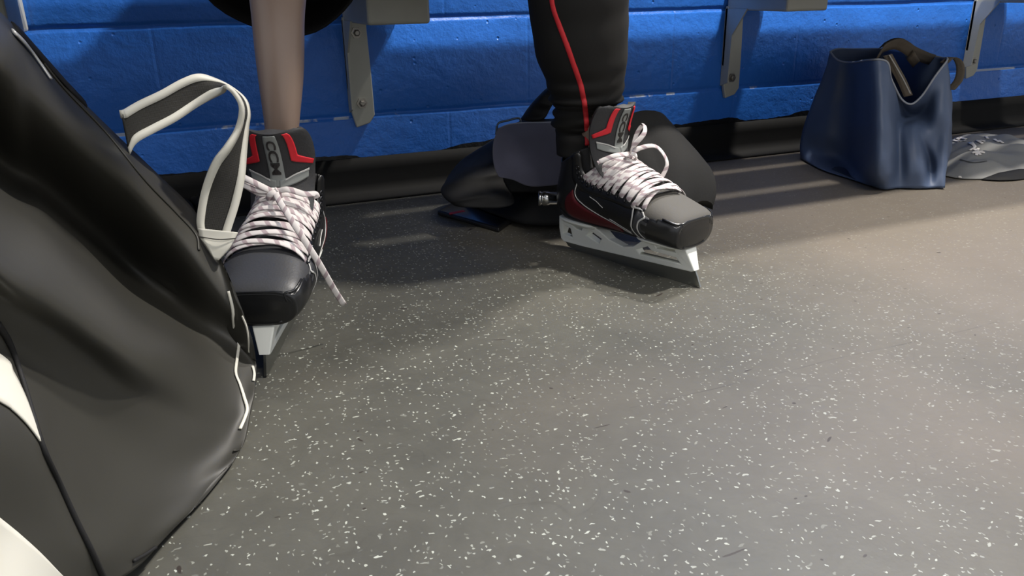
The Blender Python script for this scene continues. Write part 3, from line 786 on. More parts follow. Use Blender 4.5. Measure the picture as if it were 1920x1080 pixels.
a = chain(pel, [(hipL, .085), (hipL.lerp(kneeL, .5), .072), (kneeL.lerp(hipL, .12), .058), (kneeL-Vector((0, 0, .03)), .052)])
leg_rows = legrows(axL)
a = chain(a, leg_rows[1:])
fL = sk_l.rotation_euler.to_matrix()
ft = lambda x, z, y=0: sk_l.location+fL @ Vector((x, y, z))
chain(a, [(ft(-.085, .15), .024), (ft(-.078, .11), .022), (ft(0, .092), .021), (ft(.07, .088), .017)])
a = chain(pel, [(hipR, .085), (hipR.lerp(kneeR, .5), .075), (kneeR.lerp(hipR, .1), .06), (kneeR-Vector((0, 0, .03)), .055)])
fR = Matrix.Rotation(sk_r.rotation_euler.z, 3, 'Z')
fr_ = lambda x, z, y=0: sk_r.location+fR @ Vector((x, y, z))
chain(a, [(PD(1088, 60, DR), .052), (PD(1090, 160, DR+.02), .042), (fr_(-.08, .24), .026), (fr_(-.085, .15), .024), (fr_(-.078, .11), .022), (fr_(0, .092), .021), (fr_(.07, .088), .017)])
# torso leaning forward, neck, head; forearms on the thighs
w1 = hipc+Vector((.02, -.20, .20)); ch = hipc+Vector((.03, -.42, .30)); nk = hipc+Vector((.03, -.58, .36))
t1 = chain(pel, [(hipc+Vector((.01, -.03, .14)), .115), (w1, .115), (ch, .13)])
hd = chain(t1, [(nk, .055), (nk+Vector((0, -.07, .04)), .06), (nk+Vector((0, -.15, .07)), .095), (nk+Vector((0, -.22, .05)), .085)])
for sg, kn_ in ((-1, kneeL), (1, kneeR)):
    sh = ch+Vector((.17*sg, .0, .04)); el = sh+Vector((.08*sg, .0, -.27)); wr = kn_.lerp(hipc, .25)+Vector((0, 0, .10))
    e_ = chain(t1, [(sh, .055), (sh.lerp(el, .5), .045), (el, .038), (el.lerp(wr, .5), .034), (wr, .026)])
    dr = (wr-el).normalized(); hnd = chain(e_, [(wr+dr*.05, .030)])
    for q in range(4):
        s_ = addv(wr+dr*.09+Vector((.018*(q-1.5), 0, .0)), .009); bme.append((hnd, s_))
        chain(s_, [(wr+dr*.115+Vector((.020*(q-1.5), 0, -.008)), .008), (wr+dr*.14+Vector((.020*(q-1.5), 0, -.024)), .007)])
    chain(hnd, [(wr+dr*.06+Vector((-.035*sg, 0, 0)), .010), (wr+dr*.085+Vector((-.045*sg, 0, -.01)), .008)])
off = Vector(per.location)
me = bpy.data.meshes.new('body'); me.from_pydata([v-off for v in bmv], bme, [])
body = bpy.data.objects.new('body', me); COL.objects.link(body); body.parent = per
sm = body.modifiers.new('skin', 'SKIN'); sm.use_smooth_shade = True
for i, d in enumerate(me.skin_vertices[0].data): d.radius = (rad[i], rad[i]); d.use_root = (i == pel)
me.materials.append(SKIN); subsurf(body, 2)
body['label'] = 'greyish brown bare shin'
# --- loose shorts leg over the bare knee, sagging below the thigh
SHC = PD(510, -72, 1.28)
R_ = []
for f in np.linspace(0, 1, 14):
    c = hipL.lerp(SHC, f); rr = lerp(.105, .118, f)
    ring = []
    ax_ = (SHC-hipL).normalized(); sx_ = ax_.cross(Vector((0, 0, 1))).normalized(); uz = sx_.cross(ax_)
    for a in range(40):
        an = 2*math.pi*a/40
        sag = 1.0+(.12*f if math.sin(an) < 0 else 0)*abs(math.sin(an))+.03*math.sin(an*5+f*4)
        ring.append(c+sx_*(rr*math.cos(an)*1.12)+uz*(rr*.86*sag*math.sin(an)))
    R_.append(ring)
shorts = loft('shorts', R_, PANT, per, cap=(False, False)); solid(shorts, .004, 0)
shorts['label'] = 'black cloth gathered above the bare shin'
# --- track trousers
rows = [(1090, -120, 96, DR-.01), (1085, -60, 95, DR), (1084, 0, 92.5, DR+.005), (1087, 50, 88, DR+.01), (1090.5, 105, 83, DR+.015), (1095, 135, 75, DR+.02), (1098, 160, 69, DR+.025), (1099, 183, 66, DR+.03),
        (1099, 191, 60, DR+.035), (1094, 200, 52, DR+.038), (1089, 214, 49, DR+.04), (1085, 232, 47, DR+.045), (1083, 242, 39, DR+.05), (1090, 258, 46, DR+.05), (1096, 288, 50, DR+.05)]
RR = calf(rows, 48, 1.05)
RR = dense(RR, 90)
for i, r in enumerate(RR):
    for j in range(48):
        an = 2*math.pi*j/48; c = sum(r, Vector())/48
        f = i/89
        amp = .0008+.0035*math.exp(-((f-.5)/.10)**2)+.003*math.exp(-((f-.78)/.12)**2)
        r[j] = r[j]+(r[j]-c).normalized()*(amp*math.sin(f*70+1.5*math.sin(an)+an)*math.cos(an*1.0+f*5))
tr = loft('track_trousers', RR, PANT, per, cap=(False, False)); 
bt = bvh_of(tr); solid(tr, .002, 1)
cord('red_piping', bt, [(1034, -30), (1037, 8), (1047, 40), (1062, 80), (1076, 120), (1088, 155), (1094, 182), (1097, 200), (1099, 225), (1100, 250), (1101, 272)], REDP, tr, r=.0042, n=70, off=.002, flat=.45)
# trousers over the thigh and seat
R_ = []
for f in np.linspace(0, 1, 12):
    c = hipR.lerp(kneeR+Vector((0, -.02, -.02)), f*1.0); rr = lerp(.12, .088, f)
    ax_ = (kneeR-hipR).normalized(); sx_ = ax_.cross(Vector((0, 0, 1))).normalized(); uz = sx_.cross(ax_)
    R_.append([c+sx_*(rr*math.cos(a*math.pi/16))+uz*(rr*.9*math.sin(a*math.pi/16)) for a in range(32)])
R_.append([kneeR+Vector((0, -.02, -.02))+(p-(kneeR+Vector((0, -.02, -.02))))*.5+(kneeR-hipR).normalized()*.05 for p in R_[-1]])
th_ = loft('trouser_thigh', R_, PANT, per)
# jersey
R_ = []
for (c, rx, ry, tl) in ((hipc+Vector((0, .03, -.08)), .20, .14, 0), (hipc+Vector((0, -.02, .1)), .19, .15, .5), (w1, .19, .15, .9), (ch+Vector((0, .05, -.02)), .22, .155, 1.1), (ch+Vector((0, -.06, .02)), .21, .13, 1.15), (nk, .075, .075, 1.2)):
    R_.append([c+Vector((rx*math.cos(a*math.pi/16), ry*math.cos(tl)*math.sin(a*math.pi/16), ry*math.sin(tl)*math.sin(a*math.pi/16))) for a in range(32)])
loft('jersey', dense(R_, 24), PANT, per)
# ------------------------------------------------------------------ big black equipment bag
bag = empty('equipment_bag', (0, 0, 0), 'large black hockey bag with white panels and a white-edged carry strap, filling the left side', 'bag')
bag.location = PD(120, 1000, .55); bag.location.z = 0
CT = [
 [(-420,-300,.45),(-200,-150,.62),(0,22,.70),(62,92,.76),(130,165,.82),(212,246,.88),(300,330,.91),(370,402,.90),(424,506,.86),(456,585,.84)],
 [(-420,-150,.42),(-200,0,.56),(0,130,.62),(60,180,.68),(140,255,.75),(230,330,.82),(320,425,.86),(385,505,.86),(440,590,.85),(474,640,.835)],
 [(-420,0,.42),(-200,130,.54),(0,310,.62),(70,352,.66),(150,420,.72),(240,505,.78),(320,560,.82),(392,610,.83),(445,650,.83),(481,690,.815)],
 [(-420,180,.36),(-200,270,.45),(0,465,.50),(100,525,.55),(180,588,.60),(262,645,.655),(333,672,.715),(395,722,.75),(445,745,.77),(478,735,.785)],
 [(-420,330,.34),(-200,400,.42),(0,560,.47),(80,615,.51),(160,675,.56),(240,735,.61),(310,770,.655),(380,800,.69),(435,800,.73),(470,775,.755)],
 [(-420,560,.30),(-200,610,.37),(0,660,.445),(60,700,.475),(130,760,.51),(210,830,.55),(290,870,.59),(360,870,.64),(420,850,.685),(461,822,.715)],
 [(-420,760,.28),(-200,790,.35),(-20,800,.40),(75,835,.435),(120,890,.46),(190,940,.50),(270,950,.55),(340,930,.60),(400,890,.65),(448,848,.69)],
 [(-420,950,.26),(-200,1010,.31),(-40,1010,.37),(60,1000,.405),(125,1010,.43),(190,1030,.46),(260,1010,.52),(330,975,.57),(390,920,.63),(438,865,.675)],
 [(-420,1200,.24),(-200,1240,.29),(-40,1200,.34),(60,1160,.38),(130,1130,.42),(200,1100,.465),(262,1060,.51),(318,1000,.56),(382,935,.615),(430,876,.665)]]
g = []
REL = [0, -.04, .11, -.035, -.005, .02, .0, .0, 0]
for ri, r in enumerate(CT):
    row = []
    for (x, y, D) in r:
        D += REL[ri]*(1 if x < 250 else max(.12, 1-(x-250)/190))*(1 if x > -100 else .6)
        p = PD(x, y, D)
        if p.z < .004:
            q = PF(x, y, .004); p = q if q.dot(HEAD) > 0 else p; p.z = .004
        row.append(p)
    g.append(row)
for r, q in zip(CT, g): print('bag z', [round(p.z, 2) for p in q])
NU, NVV = 70, 90
G = surf_grid(g, NU, NVV)
for i in range(NU):
    for j in range(NVV):
        p = G[i][j]
        e = math.sin(math.pi*i/(NU-1))*min(1, (NVV-1-j)/12)
        p += -FW*(.010*noise.noise(p*7)+.004*noise.noise(p*22))*e
        p.z = max(p.z, .003)
vs = [p for r in G for p in r]
nf = len(vs); fs = grid_faces(NU, NVV)
# the far side: the same outline, bellied away from us, resting on the floor
back = []
for i in range(NU):
    for j in range(NVV):
        u = i/(NU-1); e = min(1, (NVV-1-j)/60)
        th = .24*(math.sin(math.pi*u)**.6)*(math.sin(math.pi/2*e)**.7)
        if i in (0, NU-1) or j == NVV-1: th = 0
        q = G[i][j]+HEAD*th*.55-SIDE*th*.9
        if th: q.z = max(.003, q.z-.10*th)
        back.append(q)
vs += back; fs += [tuple(reversed(f)) for f in grid_faces(NU, NVV, base=nf)]
fs += [(i*NVV, (i+1)*NVV, nf+(i+1)*NVV, nf+i*NVV) for i in range(NU-1)]
bb_ = mesh('bag_body', vs, fs, BAGB, bag)
bv = BVHTree.FromPolygons([p for r in G for p in r], grid_faces(NU, NVV))
# white corner panels
decal('white_panel', bv, [(-260, 560), (-120, 600), (0, 668), (22, 700), (44, 745), (62, 795), (76, 834)], [(-260, 700), (-120, 690), (0, 757), (22, 772), (44, 793), (62, 815), (76, 835)], WHITEV, bb_, n=40, m=8)
decal('white_panel', bv, [(-260, 800), (-120, 880), (0, 974), (35, 1003), (75, 1040), (110, 1076), (124, 1088)], [(-260, 1100), (-120, 1130), (0, 1150), (35, 1145), (75, 1130), (110, 1105), (124, 1090)], WHITEV, bb_, n=40, m=12)
# seams
cord('seam', bv, [(-6, 606), (14, 640), (40, 715), (76, 834), (108, 905), (140, 975), (170, 1035), (196, 1090)], BLACK, bb_, r=.0022, n=70, flat=.8)
cord('seam', bv, [(290, 1026), (270, 1040), (248, 1052)], BLACK, bb_, r=.0015, n=20)
cord('seam', bv, [(62, 96), (120, 168), (200, 252), (270, 338), (330, 400), (366, 440), (372, 470)], BAGB, bb_, r=.0016, n=60, flat=.7)
# reflective piping at the end panel
cord('piping', bv, [(429, 546), (437, 580), (440, 612), (448, 640), (444, 672), (441, 700), (449, 722), (457, 745), (463, 766), (459, 785), (450, 806)], WHITEV, bb_, r=.0018, n=80, off=.0015, flat=.5)
cord('piping', bv, [(456, 592), (464, 612), (468, 635), (469, 660)], WHITEV, bb_, r=.0016, n=30, off=.0015, flat=.5)
cord('piping', bv, [(473, 688), (476, 702), (475, 716)], WHITEV, bb_, r=.0016, n=20, off=.0015, flat=.5)
# zip with frayed teeth along the top
cord('zip', bv, [(22, 62), (45, 85), (70, 118), (92, 150)], SILV, bb_, r=.0035, n=40, off=.002, flat=.35)
cord('zip', bv, [(30, 56), (60, 84), (86, 118), (98, 138)], BLACK, bb_, r=.008, n=40, off=.000, flat=.3)
# carry strap: webbing with bound white edges
st = [((228, 208), (242, 288), .86, .865), ((232, 207), (256, 266), .87, .87), ((258, 192), (290, 247), .885, .885), ((300, 172), (328, 227), .90, .90), ((342, 149), (364, 203), .915, .915), ((370, 141), (396, 184), .925, .92), ((398, 148), (418, 172), .935, .915),
      ((430, 163), (424, 163), .94, .90), ((458, 186), (440, 176), .935, .90), ((466, 212), (452, 202), .93, .90), ((463, 240), (445, 240), .925, .90), ((459, 290), (424, 274), .915, .89), ((456, 335), (399, 306), .905, .885), ((446, 385), (380, 355), .895, .885), ((432, 430), (371, 408), .885, .88), ((428, 446), (373, 432), .88, .878)]
A = cr([PD(a[0], a[1], d1) for a, b_, d1, d2 in st], 90); B = cr([PD(b_[0], b_[1], d2) for a, b_, d1, d2 in st], 90)
strap = None
def ribbon(nm, A, B, f0, f1, mt, par, th, lift=0, n=4):
    vs = []
    for i in range(len(A)):
        for j in range(n+1):
            f = lerp(f0, f1, j/n); vs.append(A[i].lerp(B[i], f))
    o = mesh(nm, vs, grid_faces(len(A), n+1), mt, par); solid(o, th, 0); return o
WEBB = mat('strap_webbing', srgb(40, 39, 36), .8, bump=.3, bscale=260, weave=True)
strap = ribbon('carry_strap', A, B, .08, .92, WEBB, bag, .002)
for k, (f0, f1) in enumerate(((0, .12), (.88, 1.0))):
    # bound edges keep a constant width
    vs = []
    for i in range(len(A)):
        d = (B[i]-A[i]); L_ = max(d.length, 1e-4); u = d/L_; wv_ = min(.0078, L_*.5)
        a, b_ = (A[i]-u*.001, A[i]+u*wv_) if k == 0 else (B[i]+u*.001, B[i]-u*wv_)
        for j in range(3): vs.append(a.lerp(b_, j/2))
    o = mesh('bound_edge', vs, grid_faces(len(A), 3), WHITEV, strap); solid(o, .0045, 0)
# white anchor patch under the strap end
pt = [((372, 428), (446, 436), .872, .872), ((376, 446), (440, 448), .868, .868), ((388, 462), (430, 466), .862, .862), ((403, 486), (410, 488), .857, .857)]
A2 = cr([PD(a[0], a[1], d1) for a, b_, d1, d2 in pt], 16); B2 = cr([PD(b_[0], b_[1], d2) for a, b_, d1, d2 in pt], 16)
ribbon('anchor_patch', A2, B2, 0, 1, WHITEV, bag, .003, n=8)
tube('patch_stitching', [PD(374, 444, .866), PD(410, 449, .862), PD(442, 447, .866)], .0006, BAGB, bag)
# ------------------------------------------------------------------ navy tote
def PFz(px, py, z): return PF(px, py, z)
base = [PF(1503, 300), PF(1560, 326), PF(1640, 352), PF(1665, 355), PF(1715, 354), PF(1769, 350)]
tote = empty('tote_bag', (base[0]+base[-1])*.5, 'open navy blue nylon tote bag standing on the floor by the wall', 'bag')
tote.location.z = 0
fr0, fr1, fr2 = PF(1503, 298), PF(1655, 355), PF(1769, 351)
bk = fr0+(fr2-fr1)*.75                                     # hidden far corner
print('tote', fr0, fr1, fr2, bk)
# rim points as seen, each with its own distance along the heading
D1 = fr1.dot(HEAD); D2 = fr2.dot(HEAD); D0 = fr0.dot(HEAD)
def row(pts): return [PD(*p) for p in pts]
levels = [
 # rim, going left corner > front corner > V > right corner > back > left
 row([(1556,97,D0-.02),(1572,113,D0-.05),(1598,117,D0-.10),(1632,112,D1+.04),(1663,116,D1+.02),(1672,150,D1+.03),(1690,185,D1+.05),(1708,195,D1+.05),(1728,180,D1+.05),(1752,145,D1+.05),(1776,112,D2+.06),(1765,108,D2+.14),(1720,100,D2+.2),(1660,92,D0+.12),(1600,92,D0+.05),(1570,92,D0)]),
 row([(1548,130,D0-.02),(1565,150,D0-.05),(1598,152,D0-.10),(1634,150,D1+.02),(1664,152,D1),(1680,180,D1+.04),(1695,205,D1+.10),(1712,212,D1+.11),(1733,205,D1+.09),(1755,175,D1+.05),(1781,150,D2+.05),(1770,150,D2+.14),(1720,130,D2+.2),(1660,130,D0+.12),(1600,130,D0+.05),(1566,130,D0)]),
 row([(1528,180,D0-.01),(1555,200,D0-.05),(1596,205,D0-.11),(1636,205,D1+.0),(1667,205,D1-.02),(1682,218,D1+.05),(1698,225,D1+.10),(1716,222,D1+.10),(1735,222,D1+.07),(1757,215,D1+.03),(1783,200,D2+.04),(1778,200,D2+.14),(1720,180,D2+.2),(1660,180,D0+.14),(1590,180,D0+.07),(1550,180,D0+.03)]),
 row([(1510,230,D0),(1545,250,D0-.06),(1592,258,D0-.12),(1636,262,D1-.02),(1669,262,D1-.04),(1683,255,D1+.03),(1700,240,D1+.04),(1718,240,D1+.03),(1733,255,D1+.03),(1755,260,D1+.03),(1782,245,D2+.02),(1780,240,D2+.14),(1725,220,D2+.2),(1660,220,D0+.16),(1580,220,D0+.1),(1535,225,D0+.05)]),
 row([(1500,270,D0),(1540,292,D0-.06),(1590,306,D0-.13),(1632,318,D1-.02),(1662,322,D1-.05),(1684,310,D1+.01),(1706,300,D1-.01),(1728,300,D1-.01),(1742,305,D1+.04),(1758,308,D1+.01),(1777,298,D2+.01),(1778,280,D2+.14),(1725,250,D2+.2),(1655,255,D0+.17),(1570,255,D0+.1),(1525,262,D0+.05)]),
]
lv = [list(r) for r in levels]
n = 16
bot = []
bp_ = [(1501,297),(1540,318),(1592,335),(1630,348),(1655,355),(1684,353),(1706,353),(1728,353),(1742,353),(1757,352),(1770,350)]
bot = [PF(*p, .004) for p in bp_]
e1 = bot[-1]+HEAD*.12; e0 = bot[0]+HEAD*.07+SIDE*.03
bot += [e1, e1.lerp(e0, .25)+HEAD*.03, e1.lerp(e0, .5)+HEAD*.03, e1.lerp(e0, .75)+HEAD*.02, e0]
lv.append(bot)
nn_ = 96
rows_ = []
for r in lv:
    c = cr(r+[r[0]], nn_+1)[:-1]; rows_.append(c)
rows_ = dense(rows_, 50)
for i, r in enumerate(rows_):
    for j in range(nn_):
        f = i/49; k = math.sin(math.pi*f)
        r[j] = r[j]+SIDE*(.004*k*noise.noise(r[j]*12))+HEAD*(.007*k*noise.noise(r[j]*10+Vector((3, 1, 2)))+.003*noise.noise(r[j]*30))
        r[j].z = max(r[j].z, .003)
vs = [p for r in rows_ for p in r]; fs = grid_faces(50, nn_, True); fs.append(tuple(49*nn_+j for j in range(nn_)))
tb = mesh('tote_body', vs, fs, NAVY, tote); solid(tb, .0025, -1)
tb.data.materials.append(NAVYIN); tb.modifiers['s'].material_offset = 0
# bound rim
c = rows_[0]+[rows_[0][0]]
tube('rim_binding', c, .0022, mat('rim_thread', srgb(128, 132, 140), .7), tb, n=140, seg=6)
def web(nm, pts, wdir, hw, mt, par, n=40):
    P = cr(pts, n); vs = []
    for i in range(n):
        wd = wdir[0].lerp(wdir[1], i/(n-1)) if isinstance(wdir, tuple) else wdir
        for j in range(4): vs.append(P[i]+wd*(hw*(j/1.5-1)))
    o = mesh(nm, vs, grid_faces(n, 4), mt, par); solid(o, .002, 0); return o
# top handle flopped over the rim, and the one hanging on the right
Dm = D1+.04
web('handle', [PD(1645, 112, Dm), PD(1650, 98, Dm-.01), PD(1662, 88, Dm), PD(1682, 82, Dm+.02), PD(1697, 88, Dm+.03), PD(1712, 98, Dm+.05), PD(1735, 108, Dm+.09), PD(1748, 112, Dm+.12)], (Vector((.25, -.3, .9)).normalized(), Vector((.1, -.5, .8)).normalized()), .013, BROWNW, tote)
web('handle', [PD(1652, 86, D0+.1), PD(1670, 78, D0+.08), PD(1690, 80, D0+.06), PD(1704, 100, D1+.1), PD(1718, 120, D1+.12)], (Vector((0, -.7, .7)).normalized(), Vector((0, -.7, .7)).normalized()), .012, BROWNW, tote)
web('handle', [PD(1664, 103, Dm-.01), PD(1676, 125, Dm-.005), PD(1690, 150, Dm), PD(1703, 180, Dm+.01)], Vector((.9, -.3, .2)).normalized(), .010, BROWNW, tote)
web('handle_edge', [PD(1667, 103, Dm-.014), PD(1680, 125, Dm-.012), PD(1694, 150, Dm-.01), PD(1707, 176, Dm-.005)], Vector((.9, -.3, .2)).normalized(), .0015, mat('handle_trim', srgb(126, 124, 120), .7), tote)
web('handle', [PD(1770, 118, D2+.08), PD(1782, 108, D2+.09), PD(1795, 112, D2+.08), PD(1801, 128, D2+.07), PD(1798, 148, D2+.06), PD(1788, 162, D2+.06), PD(1782, 168, D2+.06)], (Vector((.3, -.9, 0)).normalized(), Vector((.3, -.9, 0)).normalized()), .009, BROWNW, tote)
# dark strap across the inside below the V
# ------------------------------------------------------------------ grey folded shirt
def lump(name, outline, zs, mt, parent, nr=14, noise_s=10, noise_a=.01, seed=0, crown=.5, z0=.003, na=64):
    """soft heap: outline = floor polygon (world), zs = function(frac in, angle, point) -> height"""
    c = sum(outline, Vector())/len(outline)
    ring = cr(outline+[outline[0]], na+1)[:-1]; vs = []
    for i in range(nr):
        f = i/(nr-1)                             # 0 rim, 1 centre
        for p in ring:
            q = p.lerp(c, f*.97); h = zs(f, q)
            z = z0+h*(1-(1-min(1, f*1.0))**2.6)+noise_a*noise.noise(q*noise_s+Vector((seed, 0, 0)))*min(1, f*5)
            q = Vector((q.x, q.y, max(z0, z))); vs.append(q)
    fs = grid_faces(nr, na, True); fs.append(tuple((nr-1)*na+j for j in range(na)))
    # underside rim
    fs.append(tuple(range(na))[::-1])
    return mesh(name, vs, fs, mt, parent)
ol = [PF(*p) for p in ((1772, 332), (1800, 337), (1840, 338), (1885, 335), (1925, 330), (1985, 318), (2005, 290), (1960, 272), (1900, 262), (1840, 256), (1795, 260), (1776, 275), (1772, 300))]
shirt = empty('folded_shirt', ol[3].copy(), 'grey folded cotton shirt with white lettering lying right of the navy tote', 'shirt'); shirt.location.z = 0
s1 = lump('cloth', ol, lambda f, q: .032, GREYC, shirt, noise_s=15, noise_a=.016, nr=40, na=120)
ol2 = [PF(*p) for p in ((1840, 339), (1880, 341), (1918, 338), (1950, 330), (1940, 318), (1890, 322), (1850, 328))]
s2 = lump('dark_lining', ol2, lambda f, q: .008, BLACK, shirt, noise_s=14, noise_a=.004, seed=4)
bs = bvh_of(s1)
def strokes(lines, r, par, mt=LACEW, bvv=None):
    for l in lines: cord('white_print', bvv or bs, l, mt, par, r=r*1.35, n=12, off=.002, flat=.2)
strokes([[(1780,258),(1792,260),(1800,262)],[(1784,263),(1798,266)],[(1790,256),(1812,262)],[(1800,266),(1812,264)],[(1818,268),(1828,276),(1818,283)],[(1828,276),(1822,268)],[(1832,264),(1842,270)],[(1838,264),(1846,266)],
         [(1822,288),(1842,284)],[(1826,280),(1838,291)],[(1834,279),(1830,292)],[(1824,285),(1846,287)],[(1848,257),(1852,261)],[(1864,262),(1872,267)],[(1872,264),(1880,269)]], .0028, s1)
strokes([[(1800,300),(1825,306),(1850,303)]], .0012, s1, mat('print_dark', srgb(70, 70, 70), .8))  # one dark grey stroke below the white lettering
# ------------------------------------------------------------------ black rucksack heap behind the right-hand skate
hp = empty('rucksack', PF(950, 420), 'soft black rucksack slumped on the floor behind the right-hand skate, grey-purple back panel', 'bag'); hp.location.z = 0
def blob(name, pts, mt, parent, n=48, seed=0, amp=.013, dens=36):
    """closed soft body from horizontal-ish rings given as (cx,cy,half width px, D, half depth m)"""
    rs = []
    for cx, cy, hw, D, hd in pts:
        c = PD(cx, cy, D); r = (PD(cx+hw, cy, D)-c).length
        if c.z < .006: c.z = .006
        rs.append([c+SIDE*(r*math.copysign(abs(math.cos(a))**.8, math.cos(a)))+HEAD*(hd*math.copysign(abs(math.sin(a))**.8, math.sin(a))) for a in [2*math.pi*q/n for q in range(n)]])
    rs = dense(rs, dens)
    for r in rs:
        for j in range(n):
            r[j] = r[j]+Vector((noise.noise(r[j]*11+Vector((seed, 0, 0))), noise.noise(r[j]*11+Vector((0, seed, 5))), .6*noise.noise(r[j]*11+Vector((9, 0, seed)))))*amp
            r[j] = r[j]+HEAD*(.022*abs(noise.noise(Vector((r[j].x*9, r[j].y*9, r[j].z*34))+Vector((seed, 2, 0)))))
            r[j].z = max(.004, r[j].z)
    return loft(name, rs, mt, parent)
# main body low lump
ol = [PF(*p) for p in ((858, 380), (900, 402), (940, 418), (985, 432), (1040, 434), (1100, 430), (1170, 420), (1230, 405), (1240, 385), (1200, 372), (1120, 366), (1020, 364), (920, 364), (862, 368))]
lump('bag_body', ol, lambda f, q: .075, BLACK, hp, noise_s=10, noise_a=.03, nr=24, na=100, z0=.0125)
# side lobe left, upper roll, right slab
blob('side_pocket', [(905, 380, 50, 1.50, .05), (890, 350, 62, 1.54, .07), (900, 318, 55, 1.58, .07), (925, 285, 40, 1.62, .06), (945, 262, 22, 1.64, .04)], BLACK, hp, seed=3)
blob('top_roll', [(1010, 350, 80, 1.56, .06), (1010, 310, 85, 1.58, .07), (1015, 275, 80, 1.60, .07), (1018, 245, 70, 1.62, .06), (1020, 225, 40, 1.63, .03)], BLACK, hp, seed=7)
blob('shoulder_strap', [(975, 262, 14, 1.66, .02), (998, 225, 22, 1.66, .025), (1018, 196, 20, 1.66, .025), (1036, 172, 16, 1.66, .02), (1050, 158, 10, 1.66, .015)], BLACK, hp, seed=11, amp=.003)
# grey-purple padded panel folded over the roll
pan = [[(934, 250, 1.50), (960, 243, 1.51), (1000, 240, 1.52), (1052, 238, 1.53), (1075, 238, 1.53)],
       [(930, 280, 1.475), (960, 275, 1.47), (1000, 272, 1.475), (1050, 270, 1.49), (1075, 270, 1.49)],
       [(931, 310, 1.46), (960, 308, 1.45), (1000, 312, 1.455), (1050, 305, 1.47), (1075, 305, 1.47)],
       [(938, 330, 1.455), (962, 332, 1.45), (990, 345, 1.45), (1040, 345, 1.46), (1070, 340, 1.46)]]
pg_ = surf_grid([[PD(*p) for p in r] for r in pan], 30, 40)
for r in pg_:
    for p in r: p += HEAD*(.010*noise.noise(p*16))
pp_ = mesh('back_panel', [p for r in pg_ for p in r], grid_faces(30, 40), SLATE, hp); solid(pp_, .014, 1)
pp_['label'] = 'grey-purple padded panel'
tube('panel_edge', [r[0]-HEAD*.003 for r in pg_], .0016, mat('pale_thread', srgb(150, 156, 160), .7), pp_, n=30, seg=6)
# wire buckle
tube('buckle', [PD(930, 252, 1.60), PD(934, 232, 1.60), PD(952, 226, 1.60), PD(974, 222, 1.60), PD(976, 238, 1.60)], .0022, mat('grey_buckle', srgb(92, 104, 118), .3, metal=.6), hp, n=40, seg=6)
# right: dark slab of fabric leaning down to the right
sl = [[(1165, 250, 1.50), (1190, 248, 1.50), (1206, 250, 1.50), (1212, 256, 1.50)],
      [(1165, 300, 1.46), (1200, 285, 1.46), (1232, 285, 1.46), (1246, 292, 1.47)],
      [(1170, 350, 1.43), (1215, 330, 1.42), (1262, 322, 1.43), (1280, 333, 1.45)],
      [(1190, 390, 1.42), (1235, 372, 1.40), (1275, 350, 1.42), (1296, 355, 1.44)],
      [(1215, 410, 1.42), (1250, 395, 1.40), (1280, 378, 1.415), (1291, 380, 1.43)]]
sg_ = surf_grid([[PD(*p) for p in r] for r in sl], 30, 24)
for r in sg_:
    for p in r: p += HEAD*(.012*noise.noise(p*12)+.010*abs(noise.noise(Vector((p.x*22, p.y*8, p.z*10))))); p.z = max(.02, p.z)
s_ = mesh('front_flap', [p for r in sg_ for p in r], grid_faces(30, 24), mat('charcoal_fabric', srgb(34, 34, 34), .8, bump=.15, bscale=200, spec=.3), hp); solid(s_, .05, 1); bevel(s_, .008, 3)
# small bright metal cap poking out
c0 = PD(1012, 372, 1.40); ax_ = (PD(1036, 372, 1.40)-c0).normalized(); q = ax_.orthogonal().normalized(); q2 = ax_.cross(q)
rs = []
for d, r in ((-.003, .010), (-.002, .0135), (.002, .0135), (.003, .0122), (.005, .0122), (.006, .0135), (.016, .0135), (.018, .012), (.030, .012), (.032, .010)):
    rs.append([c0+ax_*d+(q*math.cos(a*math.pi/12)+q2*math.sin(a*math.pi/12))*r for a in range(24)])
mb = loft('metal_cap', rs, CHROME, None); tag(mb, 'small shiny metal cylinder poking out between rucksack and skate heel', 'metal cap')
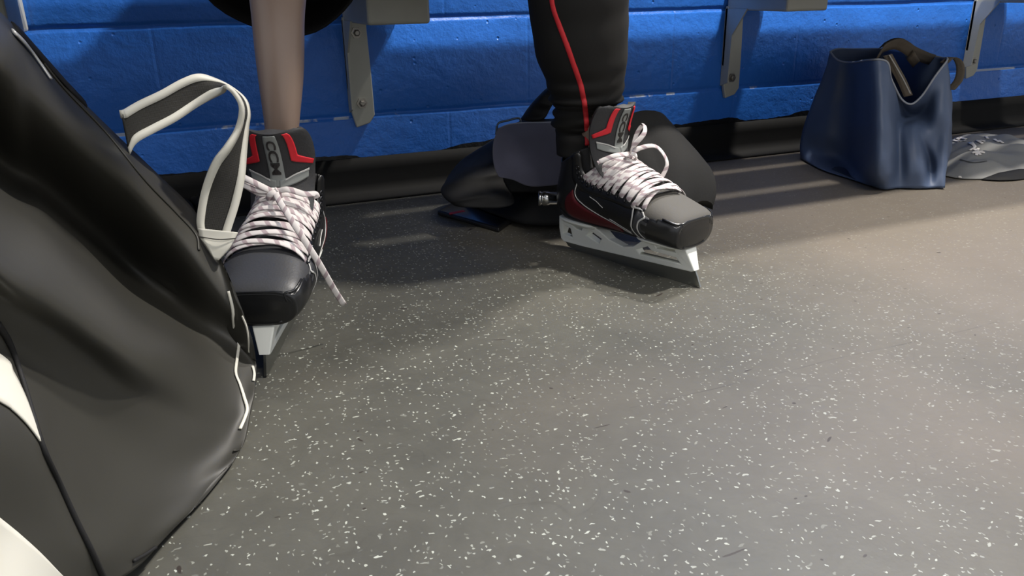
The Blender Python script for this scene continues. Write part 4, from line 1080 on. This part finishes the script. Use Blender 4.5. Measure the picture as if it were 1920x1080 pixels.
# phone on the floor
ph = [PF(820, 404), PF(935, 437), PF(968, 414), PF(852, 384)]
cx = sum(ph, Vector())/4
phone = empty('smartphone', cx, 'black smartphone lying flat on the floor by the rucksack', 'phone'); phone.location.z = 0
def slab(name, quad, z0, z1, mt, par, bev=.003):
    vs = [Vector((p.x, p.y, z0)) for p in quad]+[Vector((p.x, p.y, z1)) for p in quad]
    o = mesh(name, vs, [(0,3,2,1),(4,5,6,7),(0,1,5,4),(1,2,6,5),(2,3,7,6),(3,0,4,7)], mt, par, smooth=False); bevel(o, bev, 3); return o
slab('phone_case', ph, .001, .010, BOOT, phone)
slab('screen', [cx+(p-cx)*.93 for p in ph], .0098, .0108, PHONE, phone, .0005)
slab('red_mark', [PF(843, 402, .011), PF(872, 396, .011), PF(868, 394, .011), PF(842, 399, .011)], .0106, .0114, RED, phone, .0002)
# white scrap
ol = [PF(*p) for p in ((815, 345), (824, 347), (832, 342), (828, 337), (818, 339))]
sp_ = lump('paper_scrap', ol, lambda f, q: .006, LACEW, None, noise_a=.002, nr=6, na=20); tag(sp_, 'tiny crumpled white scrap of paper on the floor left of the rucksack', 'paper')
# dark glove behind the big bag
ol = [PF(*p) for p in ((300, 396), (345, 402), (385, 402), (402, 392), (388, 378), (350, 372), (310, 374), (290, 382))]
gl = empty('glove', PF(345, 360), 'crumpled black glove on the floor between the big bag and the wall', 'glove'); gl.location.z = 0
lump('palm', ol, lambda f, q: .03, BLACK, gl, noise_s=22, noise_a=.02, nr=16, na=60)
for k, (x, y) in enumerate(((330, 352), (348, 346), (364, 348), (378, 356))):
    p = PF(x+4, y+30, .03); tube('finger', [p+Vector((0, .02, -.012)), p, p+Vector((.012, -.03, .002)), p+Vector((.018, -.05, -.012))], [.010]*1, BLACK, gl, n=12, seg=10) if False else loft('finger', [[q_+Vector((r*math.cos(a), r*.5*math.sin(a), r*math.sin(a))) for a in [2*math.pi*t_/12 for t_ in range(12)]] for q_, r in zip(cr([p+Vector((-.01, .03, -.014)), p, p+Vector((.016, -.03, .002)), p+Vector((.024, -.05, -.01))], 10), (.009, .011, .011, .011, .011, .0105, .010, .009, .008, .005))], BLACK, gl)
